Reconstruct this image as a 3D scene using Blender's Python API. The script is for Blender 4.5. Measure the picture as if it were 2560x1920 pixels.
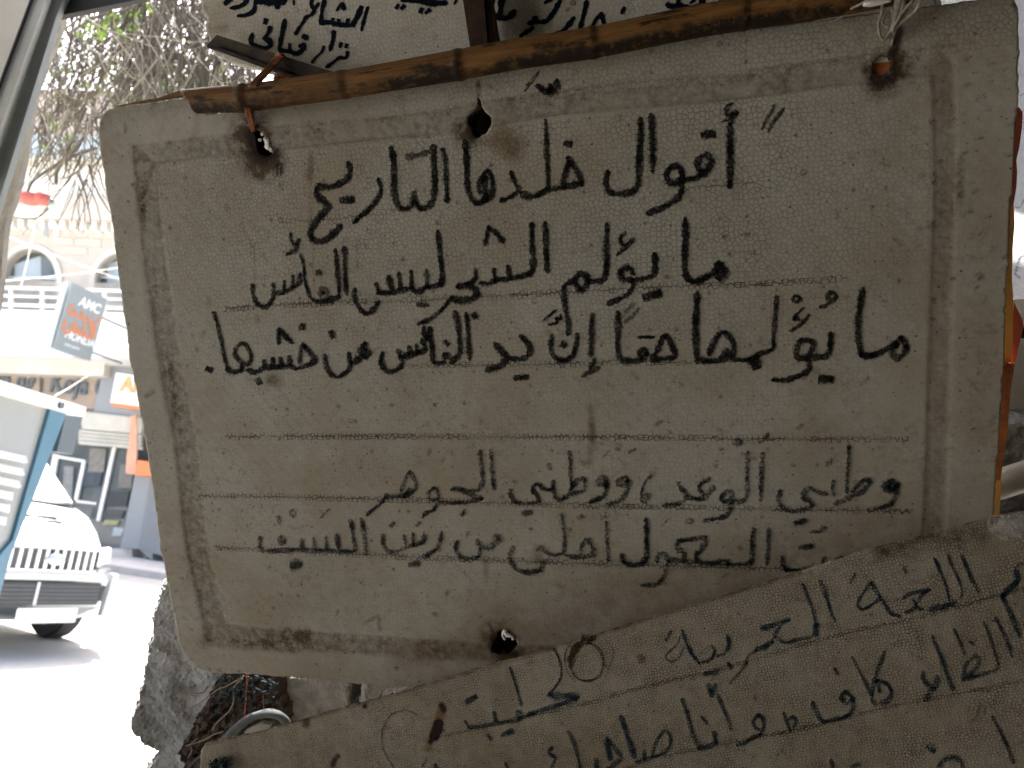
import bpy, bmesh, math, random
import numpy as np
from mathutils import Vector, Matrix
from mathutils.geometry import tessellate_polygon
for o in list(bpy.data.objects): bpy.data.objects.remove(o)
scn = bpy.context.scene
col = scn.collection
rnd = random.Random(7)
# ------------------------------------------------------------------ camera, world, sun, exposure
EYE = 1.58
PITCH, ROLL = math.radians(12.0), math.radians(7.0)
F = Vector((0, math.cos(PITCH), math.sin(PITCH)))
R0 = Vector((1, 0, 0)); U0 = R0.cross(F)
R = R0*math.cos(ROLL) + U0*math.sin(ROLL)
U = U0*math.cos(ROLL) - R0*math.sin(ROLL)
CAM = Vector((0, 0, EYE))
cam = bpy.data.cameras.new('camera'); camo = bpy.data.objects.new('camera', cam); col.objects.link(camo)
camo.matrix_world = Matrix(((R.x, U.x, -F.x, CAM.x), (R.y, U.y, -F.y, CAM.y), (R.z, U.z, -F.z, CAM.z), (0, 0, 0, 1)))
cam.sensor_width = 36; cam.lens = 36*1922/2560; cam.clip_start = 0.02; cam.clip_end = 1500
cam.dof.use_dof = True; cam.dof.focus_distance = 0.62; cam.dof.aperture_fstop = 11
scn.camera = camo
SUN = Vector((-0.30, 0.38, 0.87)).normalized()
w = bpy.data.worlds.new('World'); scn.world = w; w.use_nodes = True
nt = w.node_tree; bg = nt.nodes['Background']
sky = nt.nodes.new('ShaderNodeTexSky'); sky.sky_type = 'NISHITA'; sky.sun_disc = False
sky.sun_elevation = math.asin(SUN.z); sky.sun_rotation = math.atan2(SUN.x, SUN.y)
sky.air_density = 0.8; sky.dust_density = 6.0; sky.ozone_density = 0.4
nt.links.new(sky.outputs[0], bg.inputs[0]); bg.inputs[1].default_value = 0.15
sl = bpy.data.lights.new('sun', 'SUN'); sl.energy = 5; sl.angle = math.radians(0.5); sl.color = (1, 0.96, 0.9)
slo = bpy.data.objects.new('sun', sl); col.objects.link(slo); slo.rotation_euler = (-SUN).to_track_quat('-Z', 'Y').to_euler()
vs = scn.view_settings; vs.view_transform = 'Standard'; vs.look = 'None'; vs.gamma = 1; vs.exposure = 2.2
scn.render.engine = 'CYCLES'
# ------------------------------------------------------------------ geometry helpers
Rn, Un, Fn, Cn = [np.array(v) for v in (R, U, F, CAM)]
def rays(p):                      # photo pixels (N,2) -> world directions
    p = np.atleast_2d(np.asarray(p, float))
    x = (p[:, 0]-1280)/1922; y = -(p[:, 1]-960)/1922
    return x[:, None]*Rn + y[:, None]*Un + Fn
def proj(wp):                     # world (N,3) -> photo pixels
    d = wp-Cn; z = d@Fn
    return np.stack([1280+1922*(d@Rn)/z, 960-1922*(d@Un)/z], 1)
def onplane(p, P, N):
    r = rays(p); P = np.asarray(P, float); N = np.asarray(N, float)
    t = ((P-Cn)@N)/(r@N)
    return Cn + r*t[:, None]
def tag(o, label=None, cat=None, group=None, kind=None):
    for k, v in (('label', label), ('category', cat), ('group', group), ('kind', kind)):
        if v: o[k] = v
    return o
def link(name, me, mat=None, parent=None, mw=None):
    o = bpy.data.objects.new(name, me); col.objects.link(o)
    if mat and me is not None and not me.materials: me.materials.append(mat)
    if mw is not None: o.matrix_world = mw
    if parent is not None:
        o.parent = parent; o.matrix_parent_inverse = Matrix.Identity(4) if mw is None else parent.matrix_world.inverted()
    return o
def wmat(o):
    return wmat(o.parent) @ o.matrix_basis if o.parent is not None else o.matrix_basis.copy()
def empty(name, loc=(0, 0, 0), rz=0, label=None, cat=None, group=None):
    o = bpy.data.objects.new(name, None); col.objects.link(o); o.empty_display_size = .05
    o.matrix_world = Matrix.Translation(Vector(loc)) @ Matrix.Rotation(rz, 4, 'Z')
    return tag(o, label, cat, group)
def mesh(name, V, Fc, mat=None, parent=None, smooth=False, uv=None, attrs=None, local=False):
    """world coordinates in; when parented the mesh is moved to the parent's frame"""
    me = bpy.data.meshes.new(name)
    V = np.asarray(V, float)
    if parent is not None and not local:
        M = np.array(wmat(parent).inverted()); V = V@M[:3, :3].T + M[:3, 3]
    me.from_pydata([tuple(v) for v in V], [], [tuple(int(i) for i in f) for f in Fc])
    if smooth: me.polygons.foreach_set('use_smooth', [True]*len(me.polygons))
    if uv is not None:
        l = me.uv_layers.new(name='UVMap'); li = np.empty(len(me.loops), np.int32); me.loops.foreach_get('vertex_index', li)
        l.data.foreach_set('uv', np.asarray(uv, np.float32)[li].ravel())
    for k, a in (attrs or {}).items():
        at = me.attributes.new(k, 'FLOAT', 'POINT'); at.data.foreach_set('value', np.asarray(a, np.float32))
    me.update()
    o = bpy.data.objects.new(name, me); col.objects.link(o)
    if mat: me.materials.append(mat)
    if parent is not None: o.parent = parent
    return o
def extrude_loops(loops3, N, thick):
    """loops of world points in a plane, first the outline then holes; extruded by thick away from N"""
    N = Vector(N).normalized()
    tris = tessellate_polygon([[Vector(p) for p in l] for l in loops3])
    flat = [p for l in loops3 for p in l]; n = len(flat)
    V = [Vector(p) for p in flat] + [Vector(p)-N*thick for p in flat]
    Fc = []
    for t in tris:
        a, b, c = t
        nn = (V[b]-V[a]).cross(V[c]-V[a])
        if nn.dot(N) < 0: a, b, c = a, c, b
        Fc.append((a, b, c)); Fc.append((a+n, c+n, b+n))
    s = 0
    for l in loops3:
        m = len(l)
        for i in range(m):
            j = (i+1) % m
            Fc.append((s+i, s+i+n, s+j+n, s+j))
        s += m
    return V, Fc
def slab(name, loops, P, N, thick, mat, parent=None):
    """traced outline (photo pixels) laid on the plane P,N and given its thickness"""
    if not isinstance(loops[0][0], (list, tuple, np.ndarray)): loops = [loops]
    l3 = [onplane(l, P, N) for l in loops]
    V, Fc = extrude_loops(l3, N, thick)
    o = mesh(name, V, Fc, mat, parent)
    bm = bmesh.new(); bm.from_mesh(o.data); bmesh.ops.recalc_face_normals(bm, faces=bm.faces); bm.to_mesh(o.data); bm.free()
    return o
def box(name, lo, hi, mat, parent=None, bev=0, rot=0):
    bm = bmesh.new(); bmesh.ops.create_cube(bm, size=1)
    for v in bm.verts:
        v.co = Vector([lo[i]+(v.co[i]+.5)*(hi[i]-lo[i]) for i in range(3)])
    if bev: bmesh.ops.bevel(bm, geom=bm.edges[:], offset=bev, segments=2, affect='EDGES')
    me = bpy.data.meshes.new(name); bm.to_mesh(me); bm.free(); me.materials.append(mat)
    o = bpy.data.objects.new(name, me); col.objects.link(o)
    if parent is not None: o.parent = parent
    return o
def catmull(P, step):
    P = np.asarray(P, float)
    if len(P) < 3:
        n = max(2, int(np.linalg.norm(P[1]-P[0])/step)+1)
        return P[0]+(P[1]-P[0])*np.linspace(0, 1, n)[:, None]
    closed = np.allclose(P[0], P[-1])
    if closed: Q = np.vstack([P[-2], P, P[1]])
    else: Q = np.vstack([2*P[0]-P[1], P, 2*P[-1]-P[-2]])
    out = []
    for i in range(1, len(Q)-2):
        n = max(2, int(np.linalg.norm(Q[i+1]-Q[i])/step)+1)
        t = np.linspace(0, 1, n, endpoint=False)[:, None]
        a, b, c, d = Q[i-1], Q[i], Q[i+1], Q[i+2]
        out.append(.5*((2*b)+(-a+c)*t+(2*a-5*b+4*c-d)*t*t+(-a+3*b-3*c+d)*t**3))
    out.append(P[-1:]); return np.vstack(out)
def tube(path, rad, sides=8, ell=1.0, seed=0, phase=0.0):
    P = np.asarray(path, float); n = len(P)
    rad = np.broadcast_to(np.asarray(rad, float), (n,))
    T = np.gradient(P, axis=0); T /= np.linalg.norm(T, axis=1)[:, None]+1e-12
    ref = np.array([0.13, 0.2, 0.97]); 
    if abs(T.mean(0)@ref)/(np.linalg.norm(T.mean(0))+1e-9) > .9: ref = np.array([1., 0.1, 0])
    A = np.cross(T, ref); A /= np.linalg.norm(A, axis=1)[:, None]; B = np.cross(A, T)
    th = np.linspace(0, 2*np.pi, sides, endpoint=False)+phase
    V = P[:, None]+rad[:, None, None]*(np.cos(th)[None, :, None]*A[:, None]+ell*np.sin(th)[None, :, None]*B[:, None])
    L = np.concatenate([[0], np.cumsum(np.linalg.norm(np.diff(P, axis=0), axis=1))])
    uv = np.stack([np.repeat(L, sides), np.tile(th/(2*np.pi), n)], 1)
    V = V.reshape(-1, 3); Fc = []
    for i in range(n-1):
        for j in range(sides):
            k = (j+1) % sides
            Fc.append((i*sides+j, i*sides+k, (i+1)*sides+k, (i+1)*sides+j))
    Fc.append(tuple(range(sides))[::-1]); Fc.append(tuple((n-1)*sides+j for j in range(sides)))
    return V, Fc, uv
def join(parts):
    V, Fc, n = [], [], 0
    for p in parts:
        V.append(np.asarray(p[0], float)); Fc += [tuple(i+n for i in f) for f in p[1]]; n += len(p[0])
    return np.vstack(V), Fc
# ------------------------------------------------------------------ materials
class NB:
    def __init__(s, name):
        s.m = bpy.data.materials.new(name); s.m.use_nodes = True; s.t = s.m.node_tree
        s.b = s.t.nodes['Principled BSDF']; s.out = s.t.nodes['Material Output']
        s.b.inputs['Roughness'].default_value = .8
    def n(s, typ, **k):
        nd = s.t.nodes.new('ShaderNode'+typ)
        for a, v in k.items(): setattr(nd, a, v)
        return nd
    def put(s, sock, v):
        if isinstance(v, bpy.types.NodeSocket): s.t.links.new(v, sock)
        elif isinstance(v, (tuple, list)) and len(v) == 3 and sock.type == 'RGBA': sock.default_value = (*v, 1)
        else: sock.default_value = v
    def math(s, op, a, b=0.0, c=0.0, clamp=False):
        nd = s.n('Math', operation=op, use_clamp=clamp)
        s.put(nd.inputs[0], a); s.put(nd.inputs[1], b); s.put(nd.inputs[2], c); return nd.outputs[0]
    def mix(s, f, a, b, bt='MIX'):
        nd = s.n('Mix', data_type='RGBA', blend_type=bt)
        s.put(nd.inputs[0], f); s.put(nd.inputs[6], a); s.put(nd.inputs[7], b); return nd.outputs[2]
    def ramp(s, v, lo, hi, a=0.0, b=1.0):
        nd = s.n('MapRange', interpolation_type='SMOOTHSTEP')
        for i, x in enumerate((v, lo, hi, a, b)): s.put(nd.inputs[i], x)
        return nd.outputs[0]
    def co(s, kind='Object', scale=None):
        c = s.n('TexCoord').outputs[kind]
        if scale:
            m = s.n('Mapping'); s.put(m.inputs[0], c); m.inputs['Scale'].default_value = scale; return m.outputs[0]
        return c
    def noise(s, vec, scale, detail=4, rough=.6):
        nd = s.n('TexNoise'); s.put(nd.inputs['Vector'], vec); s.put(nd.inputs['Scale'], scale)
        nd.inputs['Detail'].default_value = detail; nd.inputs['Roughness'].default_value = rough; return nd.outputs[0]
    def vor(s, vec, scale, feature='DISTANCE_TO_EDGE', dims='2D', rnd=.85):
        nd = s.n('TexVoronoi', feature=feature, voronoi_dimensions=dims); s.put(nd.inputs['Vector'], vec)
        nd.inputs['Scale'].default_value = scale; nd.inputs['Randomness'].default_value = rnd; return nd
    def attr(s, name): return s.n('Attribute', attribute_name=name).outputs['Fac']
    def bump(s, h, strength=.3, dist=.01):
        nd = s.n('Bump'); s.put(nd.inputs['Height'], h); nd.inputs['Strength'].default_value = strength
        nd.inputs['Distance'].default_value = dist; s.put(s.b.inputs['Normal'], nd.outputs[0])
    def col(s, c): s.put(s.b.inputs['Base Color'], c)
    def rough(s, r): s.put(s.b.inputs['Roughness'], r)
def plain(name, c, rough=.6, metal=0, var=.15, scale=6, bump=0, dirt=None):
    m = NB(name); co = m.co()
    n = m.noise(co, scale, 5); dark = tuple(x*(1-var*2) for x in c)
    base = m.mix(m.ramp(n, .3, .75), dark, c)
    if dirt: base = m.mix(m.ramp(m.noise(co, scale*.35, 6, .7), .5, .75, 0, .7), base, dirt)
    m.col(base); m.rough(rough); m.b.inputs['Metallic'].default_value = metal
    if bump: m.bump(m.noise(co, scale*6, 6), bump, .01)
    return m.m
def foam_mat(name, cell, base, seamcol, seam=.6, bumpd=.0006, thick_seam=.085, fleck=1.0):
    m = NB(name); co = m.co()
    nz = m.n('TexNoise'); m.put(nz.inputs['Vector'], co); nz.inputs['Scale'].default_value = 220
    wob = m.n('VectorMath', operation='MULTIPLY_ADD'); m.put(wob.inputs[0], nz.outputs['Color']); wob.inputs[1].default_value = (cell*.10,)*3; m.put(wob.inputs[2], co)
    v = m.vor(wob.outputs[0], 1/cell)
    edge = v.outputs['Distance']
    vc = m.vor(wob.outputs[0], 1/cell, 'F1')
    big = m.noise(co, 9, 5, .65); mid = m.noise(co, 45, 5, .65); fine = m.noise(co, 420, 3, .6); huge = m.noise(co, 3.2, 3, .5)
    sm = m.math('SUBTRACT', 1, m.ramp(edge, 0.0, thick_seam))
    sm = m.math('MULTIPLY', sm, m.ramp(mid, .3, .72, .12, 1.0))
    sepc = m.n('SeparateColor'); m.put(sepc.inputs[0], vc.outputs['Color'])
    c = m.mix(m.math('MULTIPLY', sepc.outputs[0], .22), base, tuple(x*.72 for x in base))
    c = m.mix(m.ramp(big, .38, .68, 0, .6), c, tuple(a*b for a, b in zip(base, (.70, .60, .46))))
    c = m.mix(m.ramp(huge, .45, .7, 0, .3), c, tuple(a*b for a, b in zip(base, (.92, 1.0, 1.02))))
    c = m.mix(m.math('MULTIPLY', m.ramp(m.noise(co, 130, 5, .75), .48, .72), m.ramp(m.noise(co, 14, 4), .35, .68, .15, .85)), c, tuple(x*.42 for x in base))
    cells = m.attr('cells'); c = m.mix(m.math('MULTIPLY', m.math('SUBTRACT', 1, m.ramp(edge, .02, .30)), m.math('MULTIPLY', cells, .30)), c, tuple(x*.55 for x in base))
    c = m.mix(m.math('MULTIPLY', m.math('MULTIPLY', sm, cells), seam), c, seamcol)
    spk = m.vor(co, 70, 'F1'); sp2 = m.n('SeparateColor'); m.put(sp2.inputs[0], spk.outputs['Color'])
    spot = m.math('MULTIPLY', m.math('SUBTRACT', 1, m.ramp(spk.outputs['Distance'], .035, .075)), m.ramp(sp2.outputs[0], .93, .95))
    c = m.mix(m.math('MULTIPLY', spot, .8), c, (.03, .024, .018))
    # grime lodged where the beads meet: many small brown flecks of uneven size
    for sc_, th, al_, cc in ((1/(cell*1.7), .48, .62, (.055, .038, .022)), (1/(cell*3.6), .62, .7, (.045, .030, .018))):
        pv = m.vor(wob.outputs[0], sc_, 'F1'); ps = m.n('SeparateColor'); m.put(ps.inputs[0], pv.outputs['Color'])
        rad = m.math('MULTIPLY', m.ramp(ps.outputs[1], th, 1.0, 0, .23), m.ramp(m.noise(co, 11, 4, .7), .32, .66, .35, 1.15))
        ff = m.math('SUBTRACT', 1, m.ramp(pv.outputs['Distance'], m.math('MULTIPLY', rad, .35), m.math('ADD', rad, .001)))
        c = m.mix(m.math('MULTIPLY', m.math('MULTIPLY', ff, m.ramp(m.noise(co, 500, 3, .7), .35, .6)), al_*fleck), c, cc)
    # dirt painted per vertex (grime caught in the moulded groove, halos round the holes)
    d = m.attr('dirt'); dn = m.math('MULTIPLY', d, m.ramp(m.noise(co, 110, 6, .72), .3, .68, .15, 1.6))
    dn = m.math('MULTIPLY', dn, m.ramp(m.noise(co, 16, 4), .3, .65, .55, 1.25))
    dn = m.math('MINIMUM', m.math('ADD', dn, m.math('MULTIPLY', m.math('MULTIPLY', sm, d), .5)), 1.0)
    c = m.mix(dn, c, (.075, .055, .032))
    r_ = m.attr('rust_and_bounce'); c = m.mix(m.math('MULTIPLY', r_, m.ramp(m.noise(co, 60, 5, .7), .25, .7, .25, 1.1), clamp=True), c, (.14, .085, .038))  # brown stains and the painted warm bounce share this tint
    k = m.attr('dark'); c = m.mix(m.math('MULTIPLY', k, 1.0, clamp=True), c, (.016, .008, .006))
    m.col(c); m.rough(.72); m.b.inputs['Specular IOR Level'].default_value = .12
    dome = m.math('POWER', m.ramp(edge, 0, .35), .6)
    h = m.math('ADD', m.math('MULTIPLY', dome, cells), m.math('MULTIPLY', fine, .25))
    m.bump(h, .8, bumpd)
    return m.m
def ink_mat(name, color, cell, dens=.85, cellgap=.25, soft=.45, gloss=.5, thick=.12, bite=.75):
    m = NB(name); co = m.co()
    nz = m.n('TexNoise'); m.put(nz.inputs['Vector'], co); nz.inputs['Scale'].default_value = 220
    wob = m.n('VectorMath', operation='MULTIPLY_ADD'); m.put(wob.inputs[0], nz.outputs['Color']); wob.inputs[1].default_value = (cell*.10,)*3; m.put(wob.inputs[2], co)
    edge = m.vor(wob.outputs[0], 1/cell).outputs['Distance']
    sm = m.math('SUBTRACT', 1, m.ramp(edge, .02, thick))
    uv = m.n('UVMap'); sp = m.n('SeparateXYZ'); m.put(sp.inputs[0], uv.outputs[0])
    e = m.math('SUBTRACT', 1, m.math('ABSOLUTE', sp.outputs[1]))
    n1 = m.noise(co, 300, 4, .7); n2 = m.noise(co, 90, 3)
    e = m.math('ADD', e, m.math('MULTIPLY', m.math('SUBTRACT', n1, .5), bite))
    e = m.math('ADD', e, m.math('MULTIPLY', sm, .22))
    a = m.ramp(e, .12, .12+soft)
    inner = m.math('SUBTRACT', dens, m.math('MULTIPLY', m.math('SUBTRACT', 1, sm), m.ramp(n2, .35, .65, cellgap*.3, cellgap*2.2)))
    fleck = m.ramp(m.noise(co, 700, 2), .66, .74)
    inner = m.math('SUBTRACT', inner, m.math('MULTIPLY', fleck, .35))
    inner = m.math('MULTIPLY', inner, m.ramp(m.noise(co, 38, 5, .75), .3, .55, 1.0-cellgap*.9, 1.06))
    al = m.math('MULTIPLY', m.math('MULTIPLY', a, inner), m.attr('op'), clamp=True)
    m.col(color); m.rough(.85); m.b.inputs['Specular IOR Level'].default_value = gloss*.25; m.put(m.b.inputs['Alpha'], al)
    return m.m
def score_mat(name, color, cell):
    m = NB(name); co = m.co()
    nz = m.n('TexNoise'); m.put(nz.inputs['Vector'], co); nz.inputs['Scale'].default_value = 220
    wob = m.n('VectorMath', operation='MULTIPLY_ADD'); m.put(wob.inputs[0], nz.outputs['Color']); wob.inputs[1].default_value = (cell*.10,)*3; m.put(wob.inputs[2], co)
    edge = m.vor(wob.outputs[0], 1/cell).outputs['Distance']
    sm = m.math('SUBTRACT', 1, m.ramp(edge, .02, .13))
    uv = m.n('UVMap'); sp = m.n('SeparateXYZ'); m.put(sp.inputs[0], uv.outputs[0])
    e = m.math('SUBTRACT', 1, m.math('ABSOLUTE', sp.outputs[1]))
    core = m.math('MULTIPLY', m.ramp(e, .78, .98), m.ramp(m.noise(co, 60, 3), .35, .65, .1, .55))
    a = m.math('MULTIPLY', m.math('MULTIPLY', sm, m.ramp(e, 0, .5)), m.ramp(m.noise(co, 50, 3), .3, .65, .2, 1.0))
    m.col(color); m.put(m.b.inputs['Alpha'], m.math('MULTIPLY', m.math('MAXIMUM', a, core), m.attr('op'), clamp=True))
    return m.m
# ------------------------------------------------------------------ handwriting, traced stroke by stroke
# each block: (x0, y0, scale, 'width[,opacity]|x y x y ...; ...') in enlarged photo pixels
LINE1 = [(720, 230, 4, '''58|604 715 622 790 590 870 500 925 400 955 320 945 288 1000 310 1060 380 1110 402 1150 350 1220 280 1300 225 1400 250 1470 310 1495 390 1470 460 1410 530 1340
;66|545 1082 640 1078;44|905 870 930 980 890 1080 800 1180 730 1240 660 1305;52|1035 560 1055 700 1060 850 1060 980 1080 1080 1120 1150 1180 1170 1240 1120 1265 1010
;54|1265 1100 1320 1160 1380 1160 1440 1100 1465 1000 1465 800 1455 545;58,.72|1200 648 1290 635 1395 602;42|1545 570 1575 700 1580 850 1590 1000 1595 1100
;50|1772 490 1785 640 1790 800 1800 950 1840 1070 1890 1115 1950 1090 1985 1040;46|1920 1010 1905 930 1950 850 1995 785 2035 850 2048 960 2030 1040 1980 1090;50|1985 860 1965 940 1975 1030 1960 1100'''),
(1130, 230, 4, '''42|590 800 630 900 665 985 600 1040 490 1095;55|500 1080 520 1085;44|935 285 945 450 950 650 960 850 960 960;56|705 1010 745 1045 850 1035 960 980 1100 955 1290 915
;52|1160 660 1220 740 1280 850 1295 930;46|1170 700 1140 800 1110 900 1120 960;66|1142 517 1182 521
;56|1885 270 1885 450 1870 650 1865 850 1860 930 1790 1000 1690 1020 1590 1010 1545 950 1540 880 1560 800;58|1993 235 2000 400 2005 600 2005 790'''),
(1470, 200, 4, '''58|945 960 920 890 870 865 805 900 785 970 815 1030 880 1030 930 980;54|940 930 940 1060 910 1160 830 1230 740 1280 600 1335;58|970 1000 1070 980 1150 940 1210 870 1230 800 1195 755 1130 775 1095 840 1115 905 1160 930
;66|1150 550 1250 538;60|1420 450 1420 600 1425 800 1420 1000 1420 1065;48|1435 240 1400 260 1388 310 1400 345 1440 350;52|1480 325 1450 360 1420 430;14,.8|1400 400 1320 420;14,.7|1390 380 1330 440
;30,.8|1862 255 1830 330 1780 400 1740 490;32,.8|1955 285 1890 370 1840 440 1805 515'''),
(1200, 0, 5.53, '''85|800 1190 880 1250 960 1275 1050 1230 1062 1120;62|970 1180 960 1260;20,.8|820 985 720 1090 630 1200;20,.9|815 1010 720 1140 612 1268'''),
(480, 0, 3.456, '26,.65|742 1395 735 1505;26,.65|778 1415 768 1510')]
LINE2 = [(490, 560, 4, '''42|565 610 570 700 610 790 690 830 750 780 780 700 770 600;40|812 690 880 680 960 640 1030 590 1045 500;34|880 665 885 575;36|970 630 970 520
;28|948 95 948 150 985 210 1035 155;42|1020 215 985 265 915 300;28|1050 310 1080 430 1090 560 1115 650 1150 740 1220 775;60,.65|1240 700 1265 655 1310 690;56|1230 775 1320 765 1425 735
;40|1395 260 1410 400 1430 600 1432 735;44|1485 230 1490 400 1495 560 1505 700;56,.75|1218 490 1242 492;40|1590 650 1585 720 1620 820 1690 895 1760 870 1825 780'''),
(920, 540, 4, '''48|95 772 220 765 330 745 430 725 500 760 590 710 700 695 742 640;34|80 675 110 760;44|205 605 240 730;38|310 570 330 730;36|432 550 436 720;40,.85|585 545 597 700;44|700 155 715 300 730 450 742 600 735 690
;44,.75|500 888 595 892;38|1210 105 1190 200 1170 285;48|1225 130 1290 180 1352 258;52|1125 670 1200 680 1280 640 1400 630 1520 605 1630 560 1652 450 1640 300 1640 80;36|1260 535 1265 650;44|1400 505 1415 620
;44|1070 540 1075 620 1010 680 890 705;62|905 705 1010 700 1095 760 1040 825 950 845 845 825;38|840 805 770 900 700 970 620 1030 500 1085;46|1770 70 1780 250 1785 400 1795 555
;50|1960 710 1960 800 1980 950 2005 1080 2000 1180'''),
(1400, 540, 4, '''50|155 640 200 575 268 610 270 680 215 745 172 700 155 640;54|290 650 400 650 455 590 465 450 465 300 470 85;42|35 705 80 675 150 645
;38|650 165 600 230 620 285;40|735 235 650 310 572 388;50|735 580 690 520 620 535 602 590 640 640 720 630;46|735 640 722 720 650 800 480 880;50|760 640 860 620 930 590 950 500 942 380;76|855 812 985 775
;56|1250 30 1255 200 1245 400 1250 560 1290 640 1380 650 1480 600 1560 545;84|1580 485 1630 560 1595 615''')]
LINE3 = [(490, 560, 4, '''34|175 885 215 1000 250 1150 280 1300 318 1440;44|312 1450 380 1480 450 1460 475 1390;38,.9|470 1400 420 1350 392 1290 420 1220 480 1195 530 1250 555 1340 520 1410;48|520 1460 600 1480 690 1440 790 1430 880 1430 950 1420
;34|685 1365 690 1430;38|770 1345 775 1430;40|845 1340 865 1420;44|935 1330 945 1400;36|1070 1200 1045 1300 1038 1385;44|1078 1212 1140 1290 1188 1370 1100 1415 1000 1445 965 1420
;56|1058 1025 1075 1035;38|830 1045 830 1195;44|842 1060 900 1130 960 1185;48|1352 1080 1370 1130;46|620 1555 638 1590;58|122 1448 148 1460
;38|1290 1310 1300 1400 1340 1490 1410 1530 1490 1490 1540 1430 1528 1290;54|1560 1390 1620 1355 1670 1310;56|1690 1200 1655 1265 1720 1285 1700 1335'''),
(920, 540, 4, '''44|145 1370 130 1460 160 1530 220 1560 300 1530 340 1470 320 1390 300 1345;56|325 1410 420 1390 500 1370 575 1340;38|410 1310 420 1390;38|485 1290 490 1370;38|560 1290 570 1340
;42|620 1120 617 1200 640 1320 645 1440 700 1475 770 1460;46|560 1115 555 1180 600 1195 535 1265;64|765 1395 795 1405;52|870 960 895 1080 910 1200 920 1320 900 1400 830 1460;46|980 975 1000 1150 1005 1300 1015 1430
;54|1058 985 1072 1010;50|770 1260 795 1280;58|1270 1280 1330 1350 1385 1420 1330 1490 1260 1520 1190 1538;44|1400 1420 1500 1430 1590 1410;54|1610 1385 1618 1310 1560 1230 1528 1205;54|1475 1622 1588 1608
;40|1840 1190 1830 1300 1850 1390 1910 1440 1980 1440 2050 1390 2080 1290 2092 1180;58|1948 1280 1968 1292;22|1880 940 1820 990 1750 1045;26|1925 985 1930 1030 1882 1022 1890 1070 1810 1082'''),
(1400, 540, 4, '''44|325 980 315 1100 315 1250 305 1400;38,.85|350 1430 300 1520;40,.75|390 1520 300 1560 222 1602;52|580 970 580 1100 575 1250 585 1380 620 1440 720 1450 830 1430 870 1380
;34,.55|740 880 670 940 640 1000;34,.6|790 930 720 1000 650 1058;42|868 1390 835 1325 792 1370 812 1420;32|785 1212 935 1212;48|1050 1190 1110 1290 1148 1400 1040 1430 930 1432 970 1350 1050 1190
;58|1370 770 1360 950 1350 1100 1355 1250 1370 1460;48|1380 1430 1480 1450 1600 1440 1700 1410;50|1490 1385 1540 1260 1605 1165 1685 1200 1732 1290 1730 1390;62|1620 1400 1655 1350 1700 1390
;44|1720 1430 1820 1440 1900 1430 1990 1380 2120 1330 2132 1200 2150 1000 2162 810;92|1935 1440 1955 1500'''),
(1770, 600, 4, '''28|880 558 842 590 880 620 922 595 880 558;28|950 678 900 730 860 785;32|855 792 905 795;36|1005 750 930 840 822 908;36|1235 525 1190 568 1230 612 1285 562 1235 525;28|1215 630 1165 660 1115 668
;50|1040 1015 925 1010 885 1085 895 1175 980 1175 1035 1100 1040 1015;46|1010 1200 1000 1300 900 1360 790 1400 650 1400;54|1055 1170 1150 1170 1210 1120 1220 1020 1225 935;78|1130 1390 1225 1392
;58|1545 490 1520 650 1500 850 1510 1030 1530 1150;48|1525 1150 1620 1160 1750 1110 1850 1050 1938 972;50|1950 985 1975 1100 1890 1190 1842 1115 1895 1045''')]
LINE4 = [(600, 1120, 4, '''32|1275 665 1360 590 1430 530 1470 460;42|1470 490 1560 480 1660 470 1740 430;28|1612 430 1650 330 1695 230;32,.8|1700 240 1745 310 1762 390 1720 435;28|1640 480 1700 400
;34|1990 470 1950 400 1892 440 1892 500 1950 520 1980 490 1970 560 1930 620 1860 650 1825 690;32,.85|1990 530 2090 545 2200 545'''),
(1080, 1080, 4, '''36|480 190 490 300 500 400 505 500 460 580 380 592;44|200 572 290 580 360 610 420 650 500 665;36|500 672 400 690 300 705 200 705 70 710;32|590 180 600 350 610 500 620 590;34,.8|325 780 302 825
;34|790 570 780 620 830 690 920 720 1010 710 1060 690 1040 620 1010 600 1010 550 1060 520 1110 570 1200 570 1210 490;38|1210 560 1230 650 1290 680 1320 640;34,.7|1168 325 1178 372;52,.8|915 812 990 808
;32|1370 200 1385 300 1380 400 1395 540 1370 600;36|1300 670 1400 620 1510 590 1530 520 1520 470 1460 480 1400 560;42|1740 555 1740 480 1700 450 1662 490 1690 535 1745 520 1730 620 1680 660 1580 700
;42|1930 445 1870 480 1862 520 1910 530 1955 490;40|1950 460 1962 520 1940 610 1880 680 1750 730;28|2190 430 2130 500 2092 620 2100 690;46,.85|2125 690 2145 640 2175 640;22,.75|2040 160 1968 208;14,.5|1775 185 1700 265'''),
(1520, 1060, 4, '''42|690 590 730 640 780 720 720 790 560 815;44|795 722 860 745 940 745 1000 700 1052 625;38|1010 545 940 580 910 640 950 700;42|1210 670 1142 712 1140 765 1215 770 1242 700 1210 670
;36|1230 780 1230 840 1170 920 1060 950 955 965;40|1240 770 1340 770 1385 700 1390 550 1390 400 1395 280;36|1545 290 1535 450 1530 600 1525 760;32,.8|1290 150 1258 190 1308 208 1338 180 1300 150;28|1600 92 1560 150 1518 182
;40|1725 660 1705 730 1710 790 1780 860 1870 870 1980 850 2042 810 2000 760 1950 740 1970 670 2030 640 2090 680 2190 700;46|1870 995 1975 962'''),
(1830, 1060, 4, '''34|1165 220 1165 350 1150 500 1145 680;42|1030 792 1110 770 1200 720 1290 680 1360 610 1370 570 1310 570 1200 670;36|1015 570 1005 640 1018 712;36,.75|950 412 995 355
;58|1605 565 1530 620 1590 655 1645 620;58|1645 600 1640 680;40|1640 700 1590 790 1500 830 1365 860;26,.6|780 1080 860 1070 900 1020 935 1050''')]
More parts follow.
